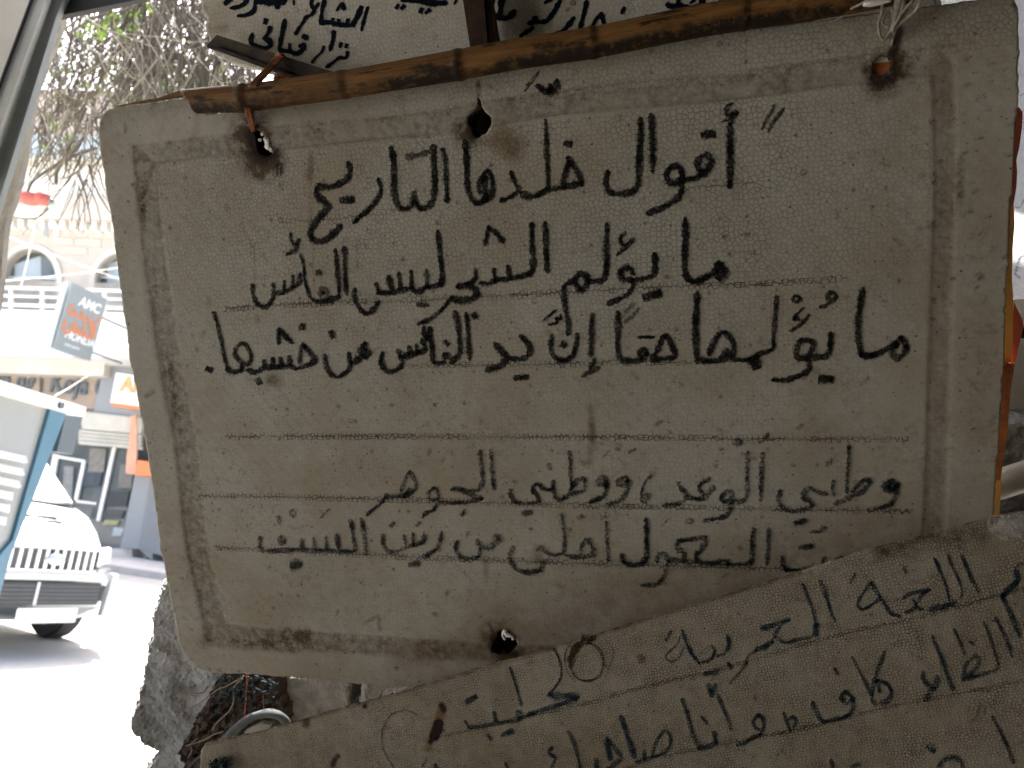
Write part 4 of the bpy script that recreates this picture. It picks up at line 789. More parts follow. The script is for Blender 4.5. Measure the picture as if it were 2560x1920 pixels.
textobj('lettering', 'AK', fpt((297, 978), 1.24), -dF, (0, 0, 1), .62, .5, plain('pale_orange_lettering', (.85, .42, .16), .5), ws, True)
ob = F_('orange_panel', [(344, 1150), (400, 1158), (400, 1192), (337, 1188)], 1.0, .4, M_orng, bld)
cl_ = F_('hanging_cloth', [(326, 1040), (340, 1036), (342, 1090), (340, 1187), (314, 1184), (316, 1140), (322, 1110)], .9, .04, M_peach, bld)
# side returns so the building keeps its depth
fbox('side_wall', -45, -44.6, -12, 0, 0, 12, M_stone, bld); fbox('floor_slab', -45, 60, -12, -.5, 12.4, 12.7, M_white_w, bld)
# ------------------------------------------------------------------ projecting box sign
def P3(px, depth): return Cn+rays([px])[0]*depth
sg = empty('projecting_sign', P3((200, 800), 19), label='grey box sign with orange Arabic words and white lettering jutting out over the street', cat='sign')
M_sface = plain('blue_grey_sign_face', (.29, .33, .335), .4, 0, .03, 1); M_sside = plain('pale_sign_side', (.42, .48, .53), .4, 0, .03, 1)
q0 = P3((181, 706), 18.6); q3 = P3((135, 871), 18.6); q1 = P3((269, 748), 19.8); q2 = q1+q3-q0
ux = q1-q0; uy = (q0-q3); nn_ = np.cross(ux, uy); nn_ /= np.linalg.norm(nn_); nn_ = nn_ if nn_@Fn < 0 else -nn_
V, Fc = extrude_loops([[q0, q1, q2, q3]], nn_, .02); mesh('sign_face', V, Fc, M_sface, sg)
b0, b3 = P3((160, 702), 18.9), P3((112, 870), 18.9)
off_ = (b0+b3-q0-q3)/2
o = mesh('sign_box', [q0-nn_*.12, q1-nn_*.12, q2-nn_*.12, q3-nn_*.12, q0+off_-nn_*.02, q1+off_-nn_*.02, q2+off_-nn_*.02, q3+off_-nn_*.02], [(0, 1, 2, 3), (4, 7, 6, 5), (0, 3, 7, 4), (1, 5, 6, 2), (0, 4, 5, 1), (3, 2, 6, 7)], M_sside, sg)
M_wl = plain('white_lettering', (.92, .92, .92), .5, 0, .01); M_ol = plain('orange_lettering', (.62, .24, .12), .5, 0, .02)
def onsign(u, v): return q0+ux*u-uy*v+nn_*.008
X_, Y_ = ux, uy
textobj('lettering', 'AMC', onsign(.28, .27), X_, Y_, .34, .15, M_wl, sg, True)
textobj('lettering', 'HONDA', onsign(.16, .79), X_, Y_, .27, .15, M_wl, sg, True)
textobj('lettering', 'auto parts', onsign(.22, .90), X_, Y_, .12, .15, M_wl, sg)
def sribbon(name, strokes, wd, mat):
    parts = []
    for st in strokes:
        p = catmull(np.array(st, float), .02); w3 = np.array([onsign(a, b) for a, b in p]); T = np.gradient(w3, axis=0); T /= np.linalg.norm(T, axis=1)[:, None]; N2 = np.cross(T, nn_); n = len(p)
        V = np.vstack([w3-N2*wd/2, w3+N2*wd/2, w3-N2*wd/2+nn_*.008, w3+N2*wd/2+nn_*.008]); Fc = []
        for i in range(n-1): Fc += [(2*n+i, 2*n+i+1, 3*n+i+1, 3*n+i), (i, i+1, 2*n+i+1, 2*n+i), (n+i+1, n+i, 3*n+i, 3*n+i+1)]
        parts.append((V, Fc))
    V, Fc = join(parts); return mesh(name, V, Fc, mat, sg)
sribbon('arabic_word', [[(.92, .30), (.92, .40)], [(.82, .37), (.82, .45), (.70, .45), (.62, .38), (.60, .45), (.50, .44), (.48, .36)], [(.44, .33), (.43, .43), (.30, .43), (.28, .37)], [(.22, .36), (.22, .44), (.12, .44), (.10, .34), (.18, .30)], [(.74, .31), (.75, .33)]], .066, M_ol)
sribbon('arabic_word', [[(.88, .47), (.88, .66)], [(.80, .48), (.80, .66), (.68, .66), (.66, .60)], [(.58, .52), (.57, .66), (.46, .66), (.45, .58)], [(.45, .66), (.36, .66), (.35, .52)], [(.26, .56), (.26, .66), (.18, .72), (.08, .66), (.08, .54)], [(.70, .48), (.75, .53)]], .082, M_ol)
V, Fc, uv = tube([q1+(q2-q1)*.3+ux*.0, q1+(q2-q1)*.3+ux*.9], .03, 8); mesh('bracket', V, Fc, M_dgrey, sg, True); V, Fc, uv = tube([q1+(q2-q1)*.86, q1+(q2-q1)*.86+ux*.9], .03, 8); mesh('bracket', V, Fc, M_dgrey, sg, True)
# ------------------------------------------------------------------ cabinet with louvres on the left
kb = empty('street_cabinet', (-1.75, 2.4, 0), label='white and blue metal cabinet with louvres at the left edge', cat='cabinet')
M_kw = plain('white_enamel', (.30, .32, .32), .35, 0, .06, 2, 0, (.55, .55, .48)); M_kb = plain('steel_blue_paint', (.06, .17, .25), .4, 0, .06, 2); M_kg = plain('slate_grey_panel', (.09, .115, .13), .5, 0, .06, 2)
PK = np.array([-1.60, 2.4, 1.0]); NK = np.array([1., 0, 0])
def K_(name, loops, off, thick, mat, parent=kb): return slab(name, loops, PK+NK*off, NK, thick, mat, parent)
K_('side_panel', [(-1500, 520), (0, 985), (128, 1024), (0, 1420), (-60, 1620), (-1500, 3500)], 0, .5, M_kw)
K_('corner_post', [(128, 1016), (168, 1030), (28, 1385), (-20, 1560), (-66, 1700), (-110, 1700), (-60, 1540), (0, 1388), (32, 1350)], .012, .3, M_kb)
cp_ = K_('lid', [(-1500, 420), (0, 950), (216, 1018), (211, 1043), (0, 982), (-1500, 492)], .05, .62, M_rail)
bm = bmesh.new(); bmesh.ops.create_cone(bm, cap_ends=True, segments=16, radius1=.012, radius2=.012, depth=.01); bmesh.ops.rotate(bm, verts=bm.verts, matrix=Matrix.Rotation(math.pi/2, 3, 'Y')); me = bpy.data.meshes.new('bolt'); bm.to_mesh(me); bm.free(); bo = link('bolt', me, M_kg); bo.location = Vector(onplane([(153, 1013)], PK+NK*.055, NK)[0]); 
bo.parent = cp_; bo.matrix_parent_inverse = Matrix.Identity(4); bo.location = cp_.matrix_world.inverted() @ bo.location if False else bo.location-Vector((-1.75, 2.4, 0))
gb = K_('grey_box', [(166, 1032), (207, 1042), (181, 1137), (142, 1130)], -.02, .25, M_kg)
for i in range(6):
    x1, y0 = 66-i*8.5, 1137+i*31
    lv = [(x1-110, y0-22), (x1, y0+3), (x1-8, y0+15), (x1-14, y0+18), (x1-110, y0-2)] if i < 3 else [(x1-90, y0-16), (x1-6, y0+1), (x1-22, y0+18), (x1-90, y0+2)]
    if i < 6:
        l3 = onplane(lv, PK+NK*.003, NK); c_ = l3.mean(0); bot = np.array([p+np.array([.018, 0, -.003]) if j in (2, 3, 4) or (i >= 3 and j in (2, 3)) else p for j, p in enumerate(l3)])
        V = np.vstack([l3, bot]); n_ = len(l3); mesh('louvre', V, [tuple(range(n_)), tuple(range(2*n_-1, n_-1, -1))]+[(j, (j+1) % n_, (j+1) % n_+n_, j+n_) for j in range(n_)], M_rail, kb)
# ------------------------------------------------------------------ car
M_paint = plain('silver_white_paint', (.72, .74, .74), .22, .25, .02, 1); M_chrome = plain('chrome', (.75, .76, .77), .15, .9, .02); M_blk = plain('black_plastic', (.03, .035, .037), .5, 0, .1, 5)
M_tyre = plain('tyre_rubber', (.03, .03, .032), .85, 0, .1, 8); M_lamp = plain('headlamp_glass', (.80, .82, .82), .08, 0, .02); M_plate = plain('white_plate', (.85, .85, .83), .5, 0, .01); M_wind = plain('windscreen', (.62, .66, .66), .08, .3, .03)  # windscreen base is pale to paint in the reflected sky
M_sil = plain('silver_bumper_bar', (.50, .52, .52), .3, .4, .03)
HD = math.radians(60); PC = P3((130, 1385), 7.7)
car = empty('parked_van', (PC[0], PC[1], 0), -math.pi/2+HD, 'silver white van with a vertical bar grille parked beyond the cabinet', 'van')
def cpart(name, secs, mat, parent=car, smooth=True):
    """lofted body: sections of equal point count, car frame x forward, y left, z up"""
    V = np.array(secs, float).reshape(-1, 3); m = len(secs[0]); Fc = []
    for i in range(len(secs)-1):
        for j in range(m): k = (j+1) % m; Fc.append((i*m+j, i*m+k, (i+1)*m+k, (i+1)*m+j))
    Fc.append(tuple(range(m))[::-1]); Fc.append(tuple((len(secs)-1)*m+j for j in range(m)))
    o = mesh(name, V, Fc, mat, parent, smooth, local=True); bm = bmesh.new(); bm.from_mesh(o.data); bmesh.ops.recalc_face_normals(bm, faces=bm.faces); bm.to_mesh(o.data); bm.free()
    o.data.set_sharp_from_angle(angle=math.radians(38)); return o
def sect(x, hw, z0, z1, crown=.04, rnd_=.1, bow=0):
    pts = []
    for k in range(9): y = -hw+rnd_+(2*hw-2*rnd_)*k/8; pts.append((x-bow*(y/hw)**2, y, z1+crown*(1-(y/hw)**2)))
    pts += [(x-bow, hw, z1-rnd_), (x-bow, hw+.015, (z0+z1)/2), (x-bow, hw-.02, z0+.05)]
    for k in range(5): y = hw-.08-(2*hw-.16)*k/4; pts.append((x-bow*(y/hw)**2, y, z0))
    pts += [(x-bow, -hw+.02, z0+.05), (x-bow, -hw-.015, (z0+z1)/2), (x-bow, -hw, z1-rnd_)]
    return pts
cpart('body', [sect(-.02, .74, .62, 1.00, .03, .1, .30), sect(-.10, .81, .55, 1.07, .05, .1, .30), sect(-.35, .86, .5, 1.19, .08, .14, .18), sect(-.7, .88, .45, 1.33, .06, .14), sect(-1.0, .89, .42, 1.42, .05, .14), sect(-1.2, .89, .42, 1.40, .02, .1), sect(-4.5, .89, .4, 1.30, .02, .1), sect(-4.85, .84, .5, 1.2, .02, .1)], M_paint)
def cab(x, hw, z0, z1, hw2): return [(x, -hw, z0), (x, -hw2, z1-.08), (x, -hw2+.1, z1), (x, 0, z1+.03), (x, hw2-.1, z1), (x, hw2, z1-.08), (x, hw, z0)]
cpart('cabin', [cab(-1.0, .82, 1.38, 1.46, .76), cab(-1.75, .80, 1.35, 2.0, .68), cab(-2.3, .80, 1.35, 2.06, .68), cab(-4.5, .80, 1.3, 2.04, .68), cab(-4.85, .78, 1.2, 1.9, .68)], M_paint)
wsn = cpart('windscreen', [[(-1.02, -.72, 1.49), (-1.02, .72, 1.49), (-1.06, .72, 1.44), (-1.06, -.72, 1.44)], [(-1.70, -.62, 2.0), (-1.70, .62, 2.0), (-1.75, .62, 1.95), (-1.75, -.62, 1.95)]], M_wind, smooth=False)
box('cowl', (-1.03, -.74, 1.445), (-.93, .74, 1.468), M_blk, car, .01)
for s in (-1, 1):
    box('side_window', (-4.4, s*.755-.01, 1.45), (-1.9, s*.755+.012, 1.85), M_wind, car, .004)
for s in (-1, 1):      # bonnet vents, two slats each
    for q in (0, 1): box('bonnet_vent', (-.50+q*.09, s*.15-.11, 1.312-q*.037), (-.46+q*.09, s*.15+.11, 1.330-q*.037), M_blk, car, .004)
gr = box('grille', (-.12, -.46, .83), (.035, .46, 1.03), plain('grille_grey', (.10, .11, .115), .5), car, .01)
for i in range(11):
    y = -.42+i*.084; box('grille_bar', (.036-.12*abs(y), y-.017, .835), (.075-.14*y*y, y+.017, 1.03), M_chrome, gr, .006)
box('grille_rim', (-.06, -.48, 1.03), (.06, .48, 1.06), M_paint, gr, .01); box('grille_rim', (-.06, -.48, .805), (.055, .48, .83), M_chrome, gr, .008)
bm = bmesh.new(); bmesh.ops.create_uvsphere(bm, u_segments=20, v_segments=10, radius=1); bmesh.ops.scale(bm, verts=bm.verts, vec=(.02, .085, .06)); me = bpy.data.meshes.new('badge'); bm.to_mesh(me); bm.free(); me.materials.append(M_chrome); o = bpy.data.objects.new('badge', me); col.objects.link(o); o.parent = gr; o.location = (.09, 0, .935)
for s in (-1, 1):
    cpart('headlight', [[(-.14, s*.50, .85), (-.34, s*.84, .89), (-.34, s*.84, 1.06), (-.14, s*.50, 1.04)], [(-.02, s*.50, .86), (-.25, s*.82, .90), (-.27, s*.82, 1.03), (-.04, s*.50, 1.02)]], M_lamp, smooth=False)
    box('headlight_gap', (-.10, s*.49-.008, .85), (.01, s*.49+.008, 1.04), M_blk, car)
    box('indicator', (-.24, s*.70-.07, .82), (-.14, s*.70+.07, .85), plain('lamp_trim', (.5, .5, .48), .3), car, .005)
bmp = cpart('bumper', [sect(-.22, .90, .34, .80, .0, .06, .26), sect(.02, .88, .34, .80, .0, .06, .36), sect(.10, .82, .37, .77, .0, .06, .36)], M_sil)
it = box('lower_intake', (.08, -.52, .50), (.135, .52, .72), M_blk, bmp, .01)
for i in range(5): box('intake_bar', (.135, -.5, .525+i*.038), (.142, .5, .535+i*.038), plain('intake_grey', (.10, .11, .12), .5), it)
box('intake_post', (.136, -.16, .50), (.15, -.13, .72), M_sil, it, .004)
for s in (-1, 1):
    cpart('bumper_guard', [[(.10, s*.60-.04, .38), (.10, s*.60+.04, .38), (.10, s*.64+.04, .82), (.10, s*.64-.04, .82)], [(.17, s*.60-.03, .40), (.17, s*.60+.03, .40), (.16, s*.64+.03, .81), (.16, s*.64-.03, .81)]], M_sil, bmp)
    box('fog_lamp_recess', (-.20, s*.74-.05, .50), (-.13, s*.74+.05, .66), M_blk, bmp, .01)
box('bumper_bar', (.0, -.56, .735), (.13, .56, .81), M_sil, bmp, .02)
box('number_plate', (.15, -.30, .335), (.165, .30, .475), M_plate, car, .006)
for x in (-.95, -3.65):
    for s in (-1, 1):
        wh = empty('wheel', (0, 0, 0)); wh.parent = car; wh.matrix_world = car.matrix_world; wh.matrix_basis = Matrix.Translation((x, s*.78, .38)) @ Matrix.Rotation(math.pi/2, 4, 'X')
        bm = bmesh.new(); bmesh.ops.create_cone(bm, cap_ends=True, segments=40, radius1=.38, radius2=.38, depth=.25); bmesh.ops.bevel(bm, geom=[e for e in bm.edges if e.calc_length() > .2 or abs(e.verts[0].co.z-e.verts[1].co.z) < .01], offset=.035, segments=3, affect='EDGES')
        me = bpy.data.meshes.new('tyre'); bm.to_mesh(me); bm.free(); me.materials.append(M_tyre); o = bpy.data.objects.new('tyre', me); col.objects.link(o); o.parent = wh
        bm = bmesh.new(); bmesh.ops.create_cone(bm, cap_ends=True, segments=30, radius1=.23, radius2=.23, depth=.262); me = bpy.data.meshes.new('rim'); bm.to_mesh(me); bm.free(); me.materials.append(M_chrome); o = bpy.data.objects.new('rim', me); col.objects.link(o); o.parent = wh
# ------------------------------------------------------------------ window frame corner and roof at the top left
M_gal = plain('galvanised_steel', (.27, .285, .27), .45, .3, .12, 5, .1, (.14, .14, .12)); M_gal2 = plain('light_galvanised_steel', (.62, .63, .58), .5, .2, .12, 5, .1); M_marb = plain('stained_pale_panel', (.74, .71, .62), .6, 0, .1, 2.5, 0, (.32, .25, .16))
M_beam = plain('dark_brown_steel', (.012, .009, .006), .6, .1, .2, 8); M_post = plain('rough_pale_post', (.42, .39, .34), .95, 0, .2, 12, .9)
fr = empty('steel_frame', P3((60, 200), 1.35), label='grey steel frame corner with a stained pale panel at the top left', cat='frame')
PYf = np.array([0, 1.30, 0.]); NYf = np.array([0, -1., 0])
def W_(name, loops, y, thick, mat, parent=None): return slab(name, loops, np.array([0, y, 0.]), NYf, thick, mat, parent)
W_('panel', [(-500, -500), (105, -75), (76, -2), (0, 205), (-60, 380), (-500, 1500)], 1.30, .03, M_marb, fr)
W_('seam', [(100, -75), (110, -75), (80, -2), (2, 209), (-58, 384), (-62, 380), (-2, 204), (75, -3)], 1.285, .004, M_beam, fr)
W_('light_flange', [(108, -75), (140, -75), (111, 8), (0, 322), (-40, 440), (-62, 386), (2, 207), (79, 0)], 1.29, .015, M_gal2, fr)
W_('channel', [(136, -75), (190, -75), (141, 40), (54, 320), (4, 480), (-60, 690), (-100, 640), (-38, 442), (2, 322), (112, 8)], 1.31, .015, M_gal, fr)
W_('beam', [(112, 8), (120, -80), (700, -170), (420, -22), (330, 2), (140, 41), (125, 45)], 1.325, .012, M_beam, fr)
po = W_('rough_post', [(141, 40), (160, 43), (125, 130), (92, 214), (72, 320), (58, 405), (44, 463), (34, 500), (22, 530), (14, 560), (9, 600), (3, 680), (-8, 760), (-60, 980), (-200, 980), (-50, 640), (4, 480), (54, 320)], 1.36, .015, M_post); tag(po, 'thin rough pale post behind the grey steel frame at the left', 'post')
# roof over the boards, unseen walls added to dim them, and the wall behind
M_roof = plain('roof_underside', (.08, .075, .065), .9, 0, .15, 3, .2)
rf = box('roof', (-3.6, -3.0, 2.75), (3.6, .98, 2.9), M_roof); tag(rf, 'flat concrete roof slab, out of view and widened to dim the hanging boards', 'roof')  # never in view; stretched to the left to cut light on the boards
M_rub = NB('rough_concrete'); co_ = M_rub.co(); h_ = M_rub.noise(co_, 22, 10, .7); pits = M_rub.vor(co_, 60, 'F1', '3D')
c_ = M_rub.mix(M_rub.ramp(h_, .3, .7), (.24, .245, .24), (.44, .45, .45)); c_ = M_rub.mix(M_rub.ramp(M_rub.noise(co_, 8, 5, .7), .5, .7, 0, .7), c_, (.10, .085, .07)); c_ = M_rub.mix(M_rub.ramp(pits.outputs['Distance'], .0, .22, .6, 0), c_, (.04, .035, .03))
M_rub.col(c_); M_rub.rough(.95); M_rub.bump(M_rub.math('ADD', h_, M_rub.math('MULTIPLY', M_rub.noise(co_, 150, 5, .7), .35)), .9, .02); M_rub = M_rub.m
rw_ = box('rear_light_block', (-2.6, -3.2, 0), (3.6, -3.0, 2.9), plain('dark_rear_block', (.07, .06, .05), .9, 0, .1, 2, .2)); tag(rw_, 'dark wall added out of view behind the camera to dim the boards', 'wall')  # this and the right wall are unseen, added to darken the boards
rw_ = box('side_wall', (3.4, -3.0, 0), (3.6, .98, 2.75), plain('dark_side_block', (.07, .06, .05), .9, 0, .1, 2, .2)); tag(rw_, 'dark wall added out of view on the right to dim the boards', 'wall')
rw_ = box('left_light_block', (-2.6, -3.0, 0), (-2.3, -.9, 2.75), plain('dark_left_block', (.10, .09, .075), .9, 0, .1, 2, .2)); tag(rw_, 'unseen pier holding up the left side of the arcade roof', 'blocker')  # slab invented out of view to block light from the left rear
struct(box('passage_floor', (-2.6, -3.0, -.1), (3.4, 1.2, .05), plain('passage_tiles', (.07, .062, .05), .7, 0, .12, 3, .1)))
bw = W_('rubble_wall', [(640, -700), (2380, -800), (2380, 1052), (3300, 1052), (3300, 3600), (700, 3600), (640, 1900), (760, 1300)], 1.22, .25, plain('dark_stained_wall', (.11, .10, .085), .95, 0, .25, 5, .6)); tag(bw, 'dark stained wall behind the hanging boards', 'wall')
# ------------------------------------------------------------------ rough rock and concrete under the board at the left
def relief(name, poly, off, thick, step, amp, mat, parent=None, seed=0, sc=60):
    """a lump cut to an outline with its front face broken into relief"""
    poly = np.asarray(poly, float); P0 = PM+NM*off; r = np.random.RandomState(seed)
    L = onplane(poly, P0, NM)-P0; l2 = np.stack([L@rotX, L@YM], 1); lo, hi = l2.min(0), l2.max(0); nx, ny = int((hi[0]-lo[0])/step)+2, int((hi[1]-lo[1])/step)+2
    gx, gy = np.meshgrid(lo[0]+np.arange(nx)*step, lo[1]+np.arange(ny)*step); loc = np.stack([gx.ravel(), gy.ravel()], 1); idx = np.arange(nx*ny).reshape(ny, nx)
    q = np.stack([idx[:-1, :-1].ravel(), idx[:-1, 1:].ravel(), idx[1:, 1:].ravel(), idx[1:, :-1].ravel()], 1)
    W = lambda l: P0+l[:, :1]*rotX+l[:, 1:2]*YM
    keep = inside(proj(W(loc[q].mean(1))), poly); q = q[keep]; u = np.unique(q); mp = -np.ones(nx*ny, int); mp[u] = np.arange(len(u)); q = mp[q]; loc = loc[u]; n = len(loc)
    z = (lump(loc, sc, seed)+.6*lump(loc, sc*3, seed+1)+.4*np.abs(lump(loc, sc*8, seed+2)))*amp
    loc = loc+r.normal(0, step*.15, loc.shape)
    ed = np.concatenate([q[:, [0, 1]], q[:, [1, 2]], q[:, [2, 3]], q[:, [3, 0]]]); key = np.sort(ed, 1); k1 = key[:, 0]*n+key[:, 1]; uu, inv, c = np.unique(k1, return_inverse=True, return_counts=True); be = ed[c[inv] == 1]; vb = np.unique(be); m2 = -np.ones(n, int); m2[vb] = np.arange(len(vb))
    z[vb] -= amp*.6; V = [W(loc)+z[:, None]*NM]; V.append(W(loc[vb]+r.normal(0, step*.3, (len(vb), 2)))-NM*thick*.4); V.append(W(loc[vb])-NM*thick); Fc = [tuple(f) for f in q]
    for s_, e_ in ((0, n), (n, n+len(vb))):
        for a, b in be:
            A_, B_ = (a, b) if s_ == 0 else (n+m2[a], n+m2[b]); Fc.append((B_, A_, e_+m2[a], e_+m2[b]))
    return mesh(name, np.vstack(V), Fc, mat, parent, False)
ROCK = [(440, 1430), (411, 1449), (396, 1475), (381, 1524), (374, 1560), (378, 1590), (366, 1610), (362, 1636), (355, 1670), (347, 1703), (340, 1730), (329, 1767), (322, 1800), (319, 1823), (324, 1838), (336, 1849), (346, 1862), (355, 1871), (372, 1884), (388, 1894), (372, 1908), (352, 1925), (300, 2300), (900, 2300), (700, 1900), (700, 1600), (560, 1500)]
rk = relief('concrete_pillar', ROCK, -.13, .30, .0042, .010, M_rub, None, 3, 55); tag(rk, 'rough grey concrete pillar stump under the left corner of the text board', 'pillar')
M_blk2 = plain('pale_concrete_block', (.40, .385, .36), .95, 0, .2, 60, 1, (.16, .14, .12))
bk = relief('concrete_block', [(655, 1690), (690, 1760), (640, 1800), (700, 1900), (900, 1860), (874, 1730), (884, 1690)], -.115, .12, .0035, .0035, M_blk2, None, 8, 70); tag(bk, 'pale concrete block showing between the two boards', 'block')
bk = relief('concrete_block', [(906, 1690), (892, 1850), (1000, 1850), (1060, 1700)], -.112, .12, .004, .004, M_blk2, None, 12, 70); tag(bk, 'second pale concrete block, right of the black gap', 'block')
M_soil = plain('brown_soil', (.085, .055, .040), .98, 0, .35, 30, 1, (.035, .028, .024))
so = relief('soil_clods', [(560, 1670), (700, 1680), (720, 1800), (700, 1900), (480, 1960), (440, 1900), (500, 1780)], -.105, .05, .0035, .012, M_soil, None, 21, 120); tag(so, 'dark brown soil and debris caught beside the pillar', 'soil', kind='stuff')
# twigs, wires, coil and scraps in the gap
M_twig = plain('grey_brown_twig', (.22, .17, .12), .85, 0, .25, 60); M_wire = plain('red_wire', (.35, .09, .05), .5, 0, .1, 50); M_coil = plain('grey_plastic_hose', (.075, .085, .09), .95, 0, .2, 60); M_teal = plain('teal_plastic_fibre', (.02, .06, .07), .95, 0, .3, 60); M_leafdry = plain('dead_leaf', (.30, .22, .13), .8, 0, .3, 40)
tg = empty('loose_twigs', offplane([(540, 1780)], -.09)[0], label='thin dry twigs and copper wires lying in the gap beside the pillar', cat='twigs')
G_ = lambda l: [(480+a/4, 1505+b/4) for a, b in l]
for l, r, mt in (([(520, 740), (440, 790), (330, 850), (250, 880), (60, 1020), (-60, 1080)], .0007, M_twig), ([(500, 760), (425, 850), (420, 930), (415, 1000), (380, 1080), (300, 1160), (240, 1220), (205, 1280)], .0010, M_twig), ([(545, 740), (540, 900), (520, 1150)], .0005, M_wire), ([(565, 745), (545, 860), (540, 1000), (530, 1160)], .0005, M_wire), ([(150, 850), (120, 900), (60, 915), (-40, 912)], .0009, M_twig), ([(320, 1290), (210, 1330), (120, 1380), (-60, 1440)], .0008, M_twig), ([(760, 770), (800, 820), (780, 900)], .0007, M_teal), ([(710, 940), (715, 1000), (720, 1090)], .0005, M_wire), ([(-20, 1640), (40, 1580), (90, 1540), (130, 1520)], .0012, M_coil), ([(-40, 1560), (0, 1480), (-10, 1420), (60, 1360)], .0007, M_twig)):
    V, Fc, uv = tube(offplane(catmull(G_(l), 3), -.085), r, 6); mesh('twig' if mt is M_twig else 'wire', V, Fc, mt, tg, True)
chs = empty('grey_hose_coil', offplane([(640, 1800)], -.07)[0], label='coil of grey plastic hose resting on the edge of the lower board', cat='hose')
for i in range(3):
    l = [(200-i*8, 1480+i*6), (340+i*14, 1360), (440+i*20, 1260-8*i), (560+i*16, 1170-6*i), (720+i*8, 1120-6*i), (850, 1130-4*i), (920, 1170+i*6), (960, 1230+i*10)]
    V, Fc, uv = tube(offplane(catmull(G_(l), 3), -.062-i*.006), .0042, 12); mesh('hose_turn', V, Fc, M_coil, chs, True)
rg = slab('pale_rag', G_([(520, 1300), (620, 1250), (700, 1215), (780, 1230), (760, 1290), (640, 1330), (540, 1345)]), PM-NM*.055, NM, .006, plain('grey_rag_cloth', (.22, .21, .19), .9, 0, .2, 40)); tag(rg, 'scrap of pale rag inside the hose coil', 'rag')
tf = empty('teal_fibre_tuft', offplane([(550, 1905)], .04)[0], label='tuft of teal plastic fibres on the bottom left corner of the lower board', cat='tuft')
rr_ = random.Random(9); parts = []
for i in range(90):
    a = rr_.uniform(-.2, math.pi+.2); L_ = rr_.uniform(12, 30); c = (548+rr_.uniform(-8, 8), 1915+rr_.uniform(-6, 10)); pts = [c, (c[0]+math.cos(a)*L_*.5+rr_.uniform(-3, 3), c[1]-math.sin(a)*L_*.45), (c[0]+math.cos(a)*L_, c[1]-math.sin(a)*L_*.8)]
    pp = catmull(pts, 4); z = np.linspace(.030, .030+rr_.uniform(.002, .012), len(pp)); wv = np.array([offplane([q], k_)[0] for q, k_ in zip(pp, z)]); parts.append(tube(wv, .0005, 4)[:2])
V, Fc = join(parts); o = mesh('fibres', V, Fc, M_teal, tf); o['kind'] = 'stuff'
rr_ = random.Random(19); parts = []
for i in range(110):
    c = (rr_.uniform(540, 690), rr_.uniform(1690, 1790)); a = rr_.uniform(0, 6.28); L_ = rr_.uniform(4, 16)
    pts = [c, (c[0]+math.cos(a)*L_*.5+rr_.uniform(-3, 3), c[1]-math.sin(a)*L_*.5), (c[0]+math.cos(a)*L_, c[1]-math.sin(a)*L_*.8)]
    parts.append(tube(offplane(catmull(pts, 4), -.09+rr_.uniform(-.01, .012)), rr_.uniform(.0004, .0012), 4)[:2])
V, Fc = join(parts); o = mesh('plant_litter', V, Fc, M_teal); tag(o, 'blue green scraps of plastic and dry stalks on the soil between pillar and block', 'litter', kind='stuff')
M_glow = foam_mat('thin_translucent_foam', .004, (.9, .9, .89), (.5, .5, .48), .15, .0005, .08, .2)
_t = M_glow.node_tree; _o = _t.nodes['Material Output']; _b = _t.nodes['Principled BSDF']; _tr = _t.nodes.new('ShaderNodeBsdfTranslucent'); _tr.inputs[0].default_value = (.85, .86, .85, 1); _m = _t.nodes.new('ShaderNodeMixShader'); _m.inputs[0].default_value = .65
_t.links.new(_b.outputs[0], _m.inputs[1]); _t.links.new(_tr.outputs[0], _m.inputs[2]); _t.links.new(_m.outputs[0], _o.inputs[0])
# ------------------------------------------------------------------ right edge: orange strip, white foam, wall, pipe
ost = empty('orange_plastic_strip', offplane([(2520, 700)], -.03)[0], label='orange and yellow plastic strip sticking out along the right edge of the text board', cat='strip')
M_o1 = plain('orange_red_plastic', (.80, .20, .12), .4, 0, .1, 20); M_o2 = plain('yellow_orange_plastic', (.95, .50, .12), .4, 0, .08, 20); M_o3 = plain('rusty_orange_plastic', (.75, .22, .04), .35, 0, .3, 50, .3, (.28, .07, .02))
for nm, poly, mt, of in (('red_part', [(2500, 262), (2548, 268), (2557, 280), (2555, 320), (2548, 370), (2541, 400), (2543, 430), (2541, 470), (2534, 510), (2500, 540)], M_o1, -.030), ('yellow_part', [(2500, 505), (2534, 510), (2537, 560), (2532, 620), (2530, 700), (2533, 740), (2532, 850), (2528, 908), (2500, 900)], M_o2, -.034), ('red_tip', [(2534, 752), (2556, 800), (2559, 815), (2553, 840), (2546, 870), (2539, 905), (2526, 912), (2532, 800)], M_o1, -.038), ('rusty_part', [(2490, 898), (2537, 912), (2527, 970), (2522, 1040), (2516, 1100), (2507, 1160), (2502, 1200), (2480, 1200)], M_o3, -.030), ('yellow_end', [(2480, 1190), (2503, 1195), (2502, 1230), (2498, 1290), (2470, 1290)], M_o2, -.032)):
    slab(nm, poly, PM+NM*of, NM, .003, mt, ost)
wf = Board('white_foam_panel', PM-NM*.16, XM, NM, 'sunlit white foam panel with grey marker loops behind the right edge', 'panel', [(2380, -200), (2760, -200), (2760, 745), (2560, 748), (2440, 752), (2380, 745)], [], .0035, .03, M_glow, [], chew=1.5)
wf.ribbons('marker_loop', [(2380, 200, 3.317, '20,.6|640 960 590 1000 570 1050 530 1055;26,.7|640 1220 575 1240 560 1290 580 1310 540 1330;30,.7|640 1440 560 1480 540 1560 520 1600 560 1640;12,.5|640 100 560 130')], M_ink_faded)
tp = slab('brown_tape', [(2548, 818), (2700, 822), (2700, 848), (2548, 846)], PM-NM*.15, NM, .004, M_beam); tag(tp, 'dark brown tape strip beside the orange tip at the right edge', 'tape')
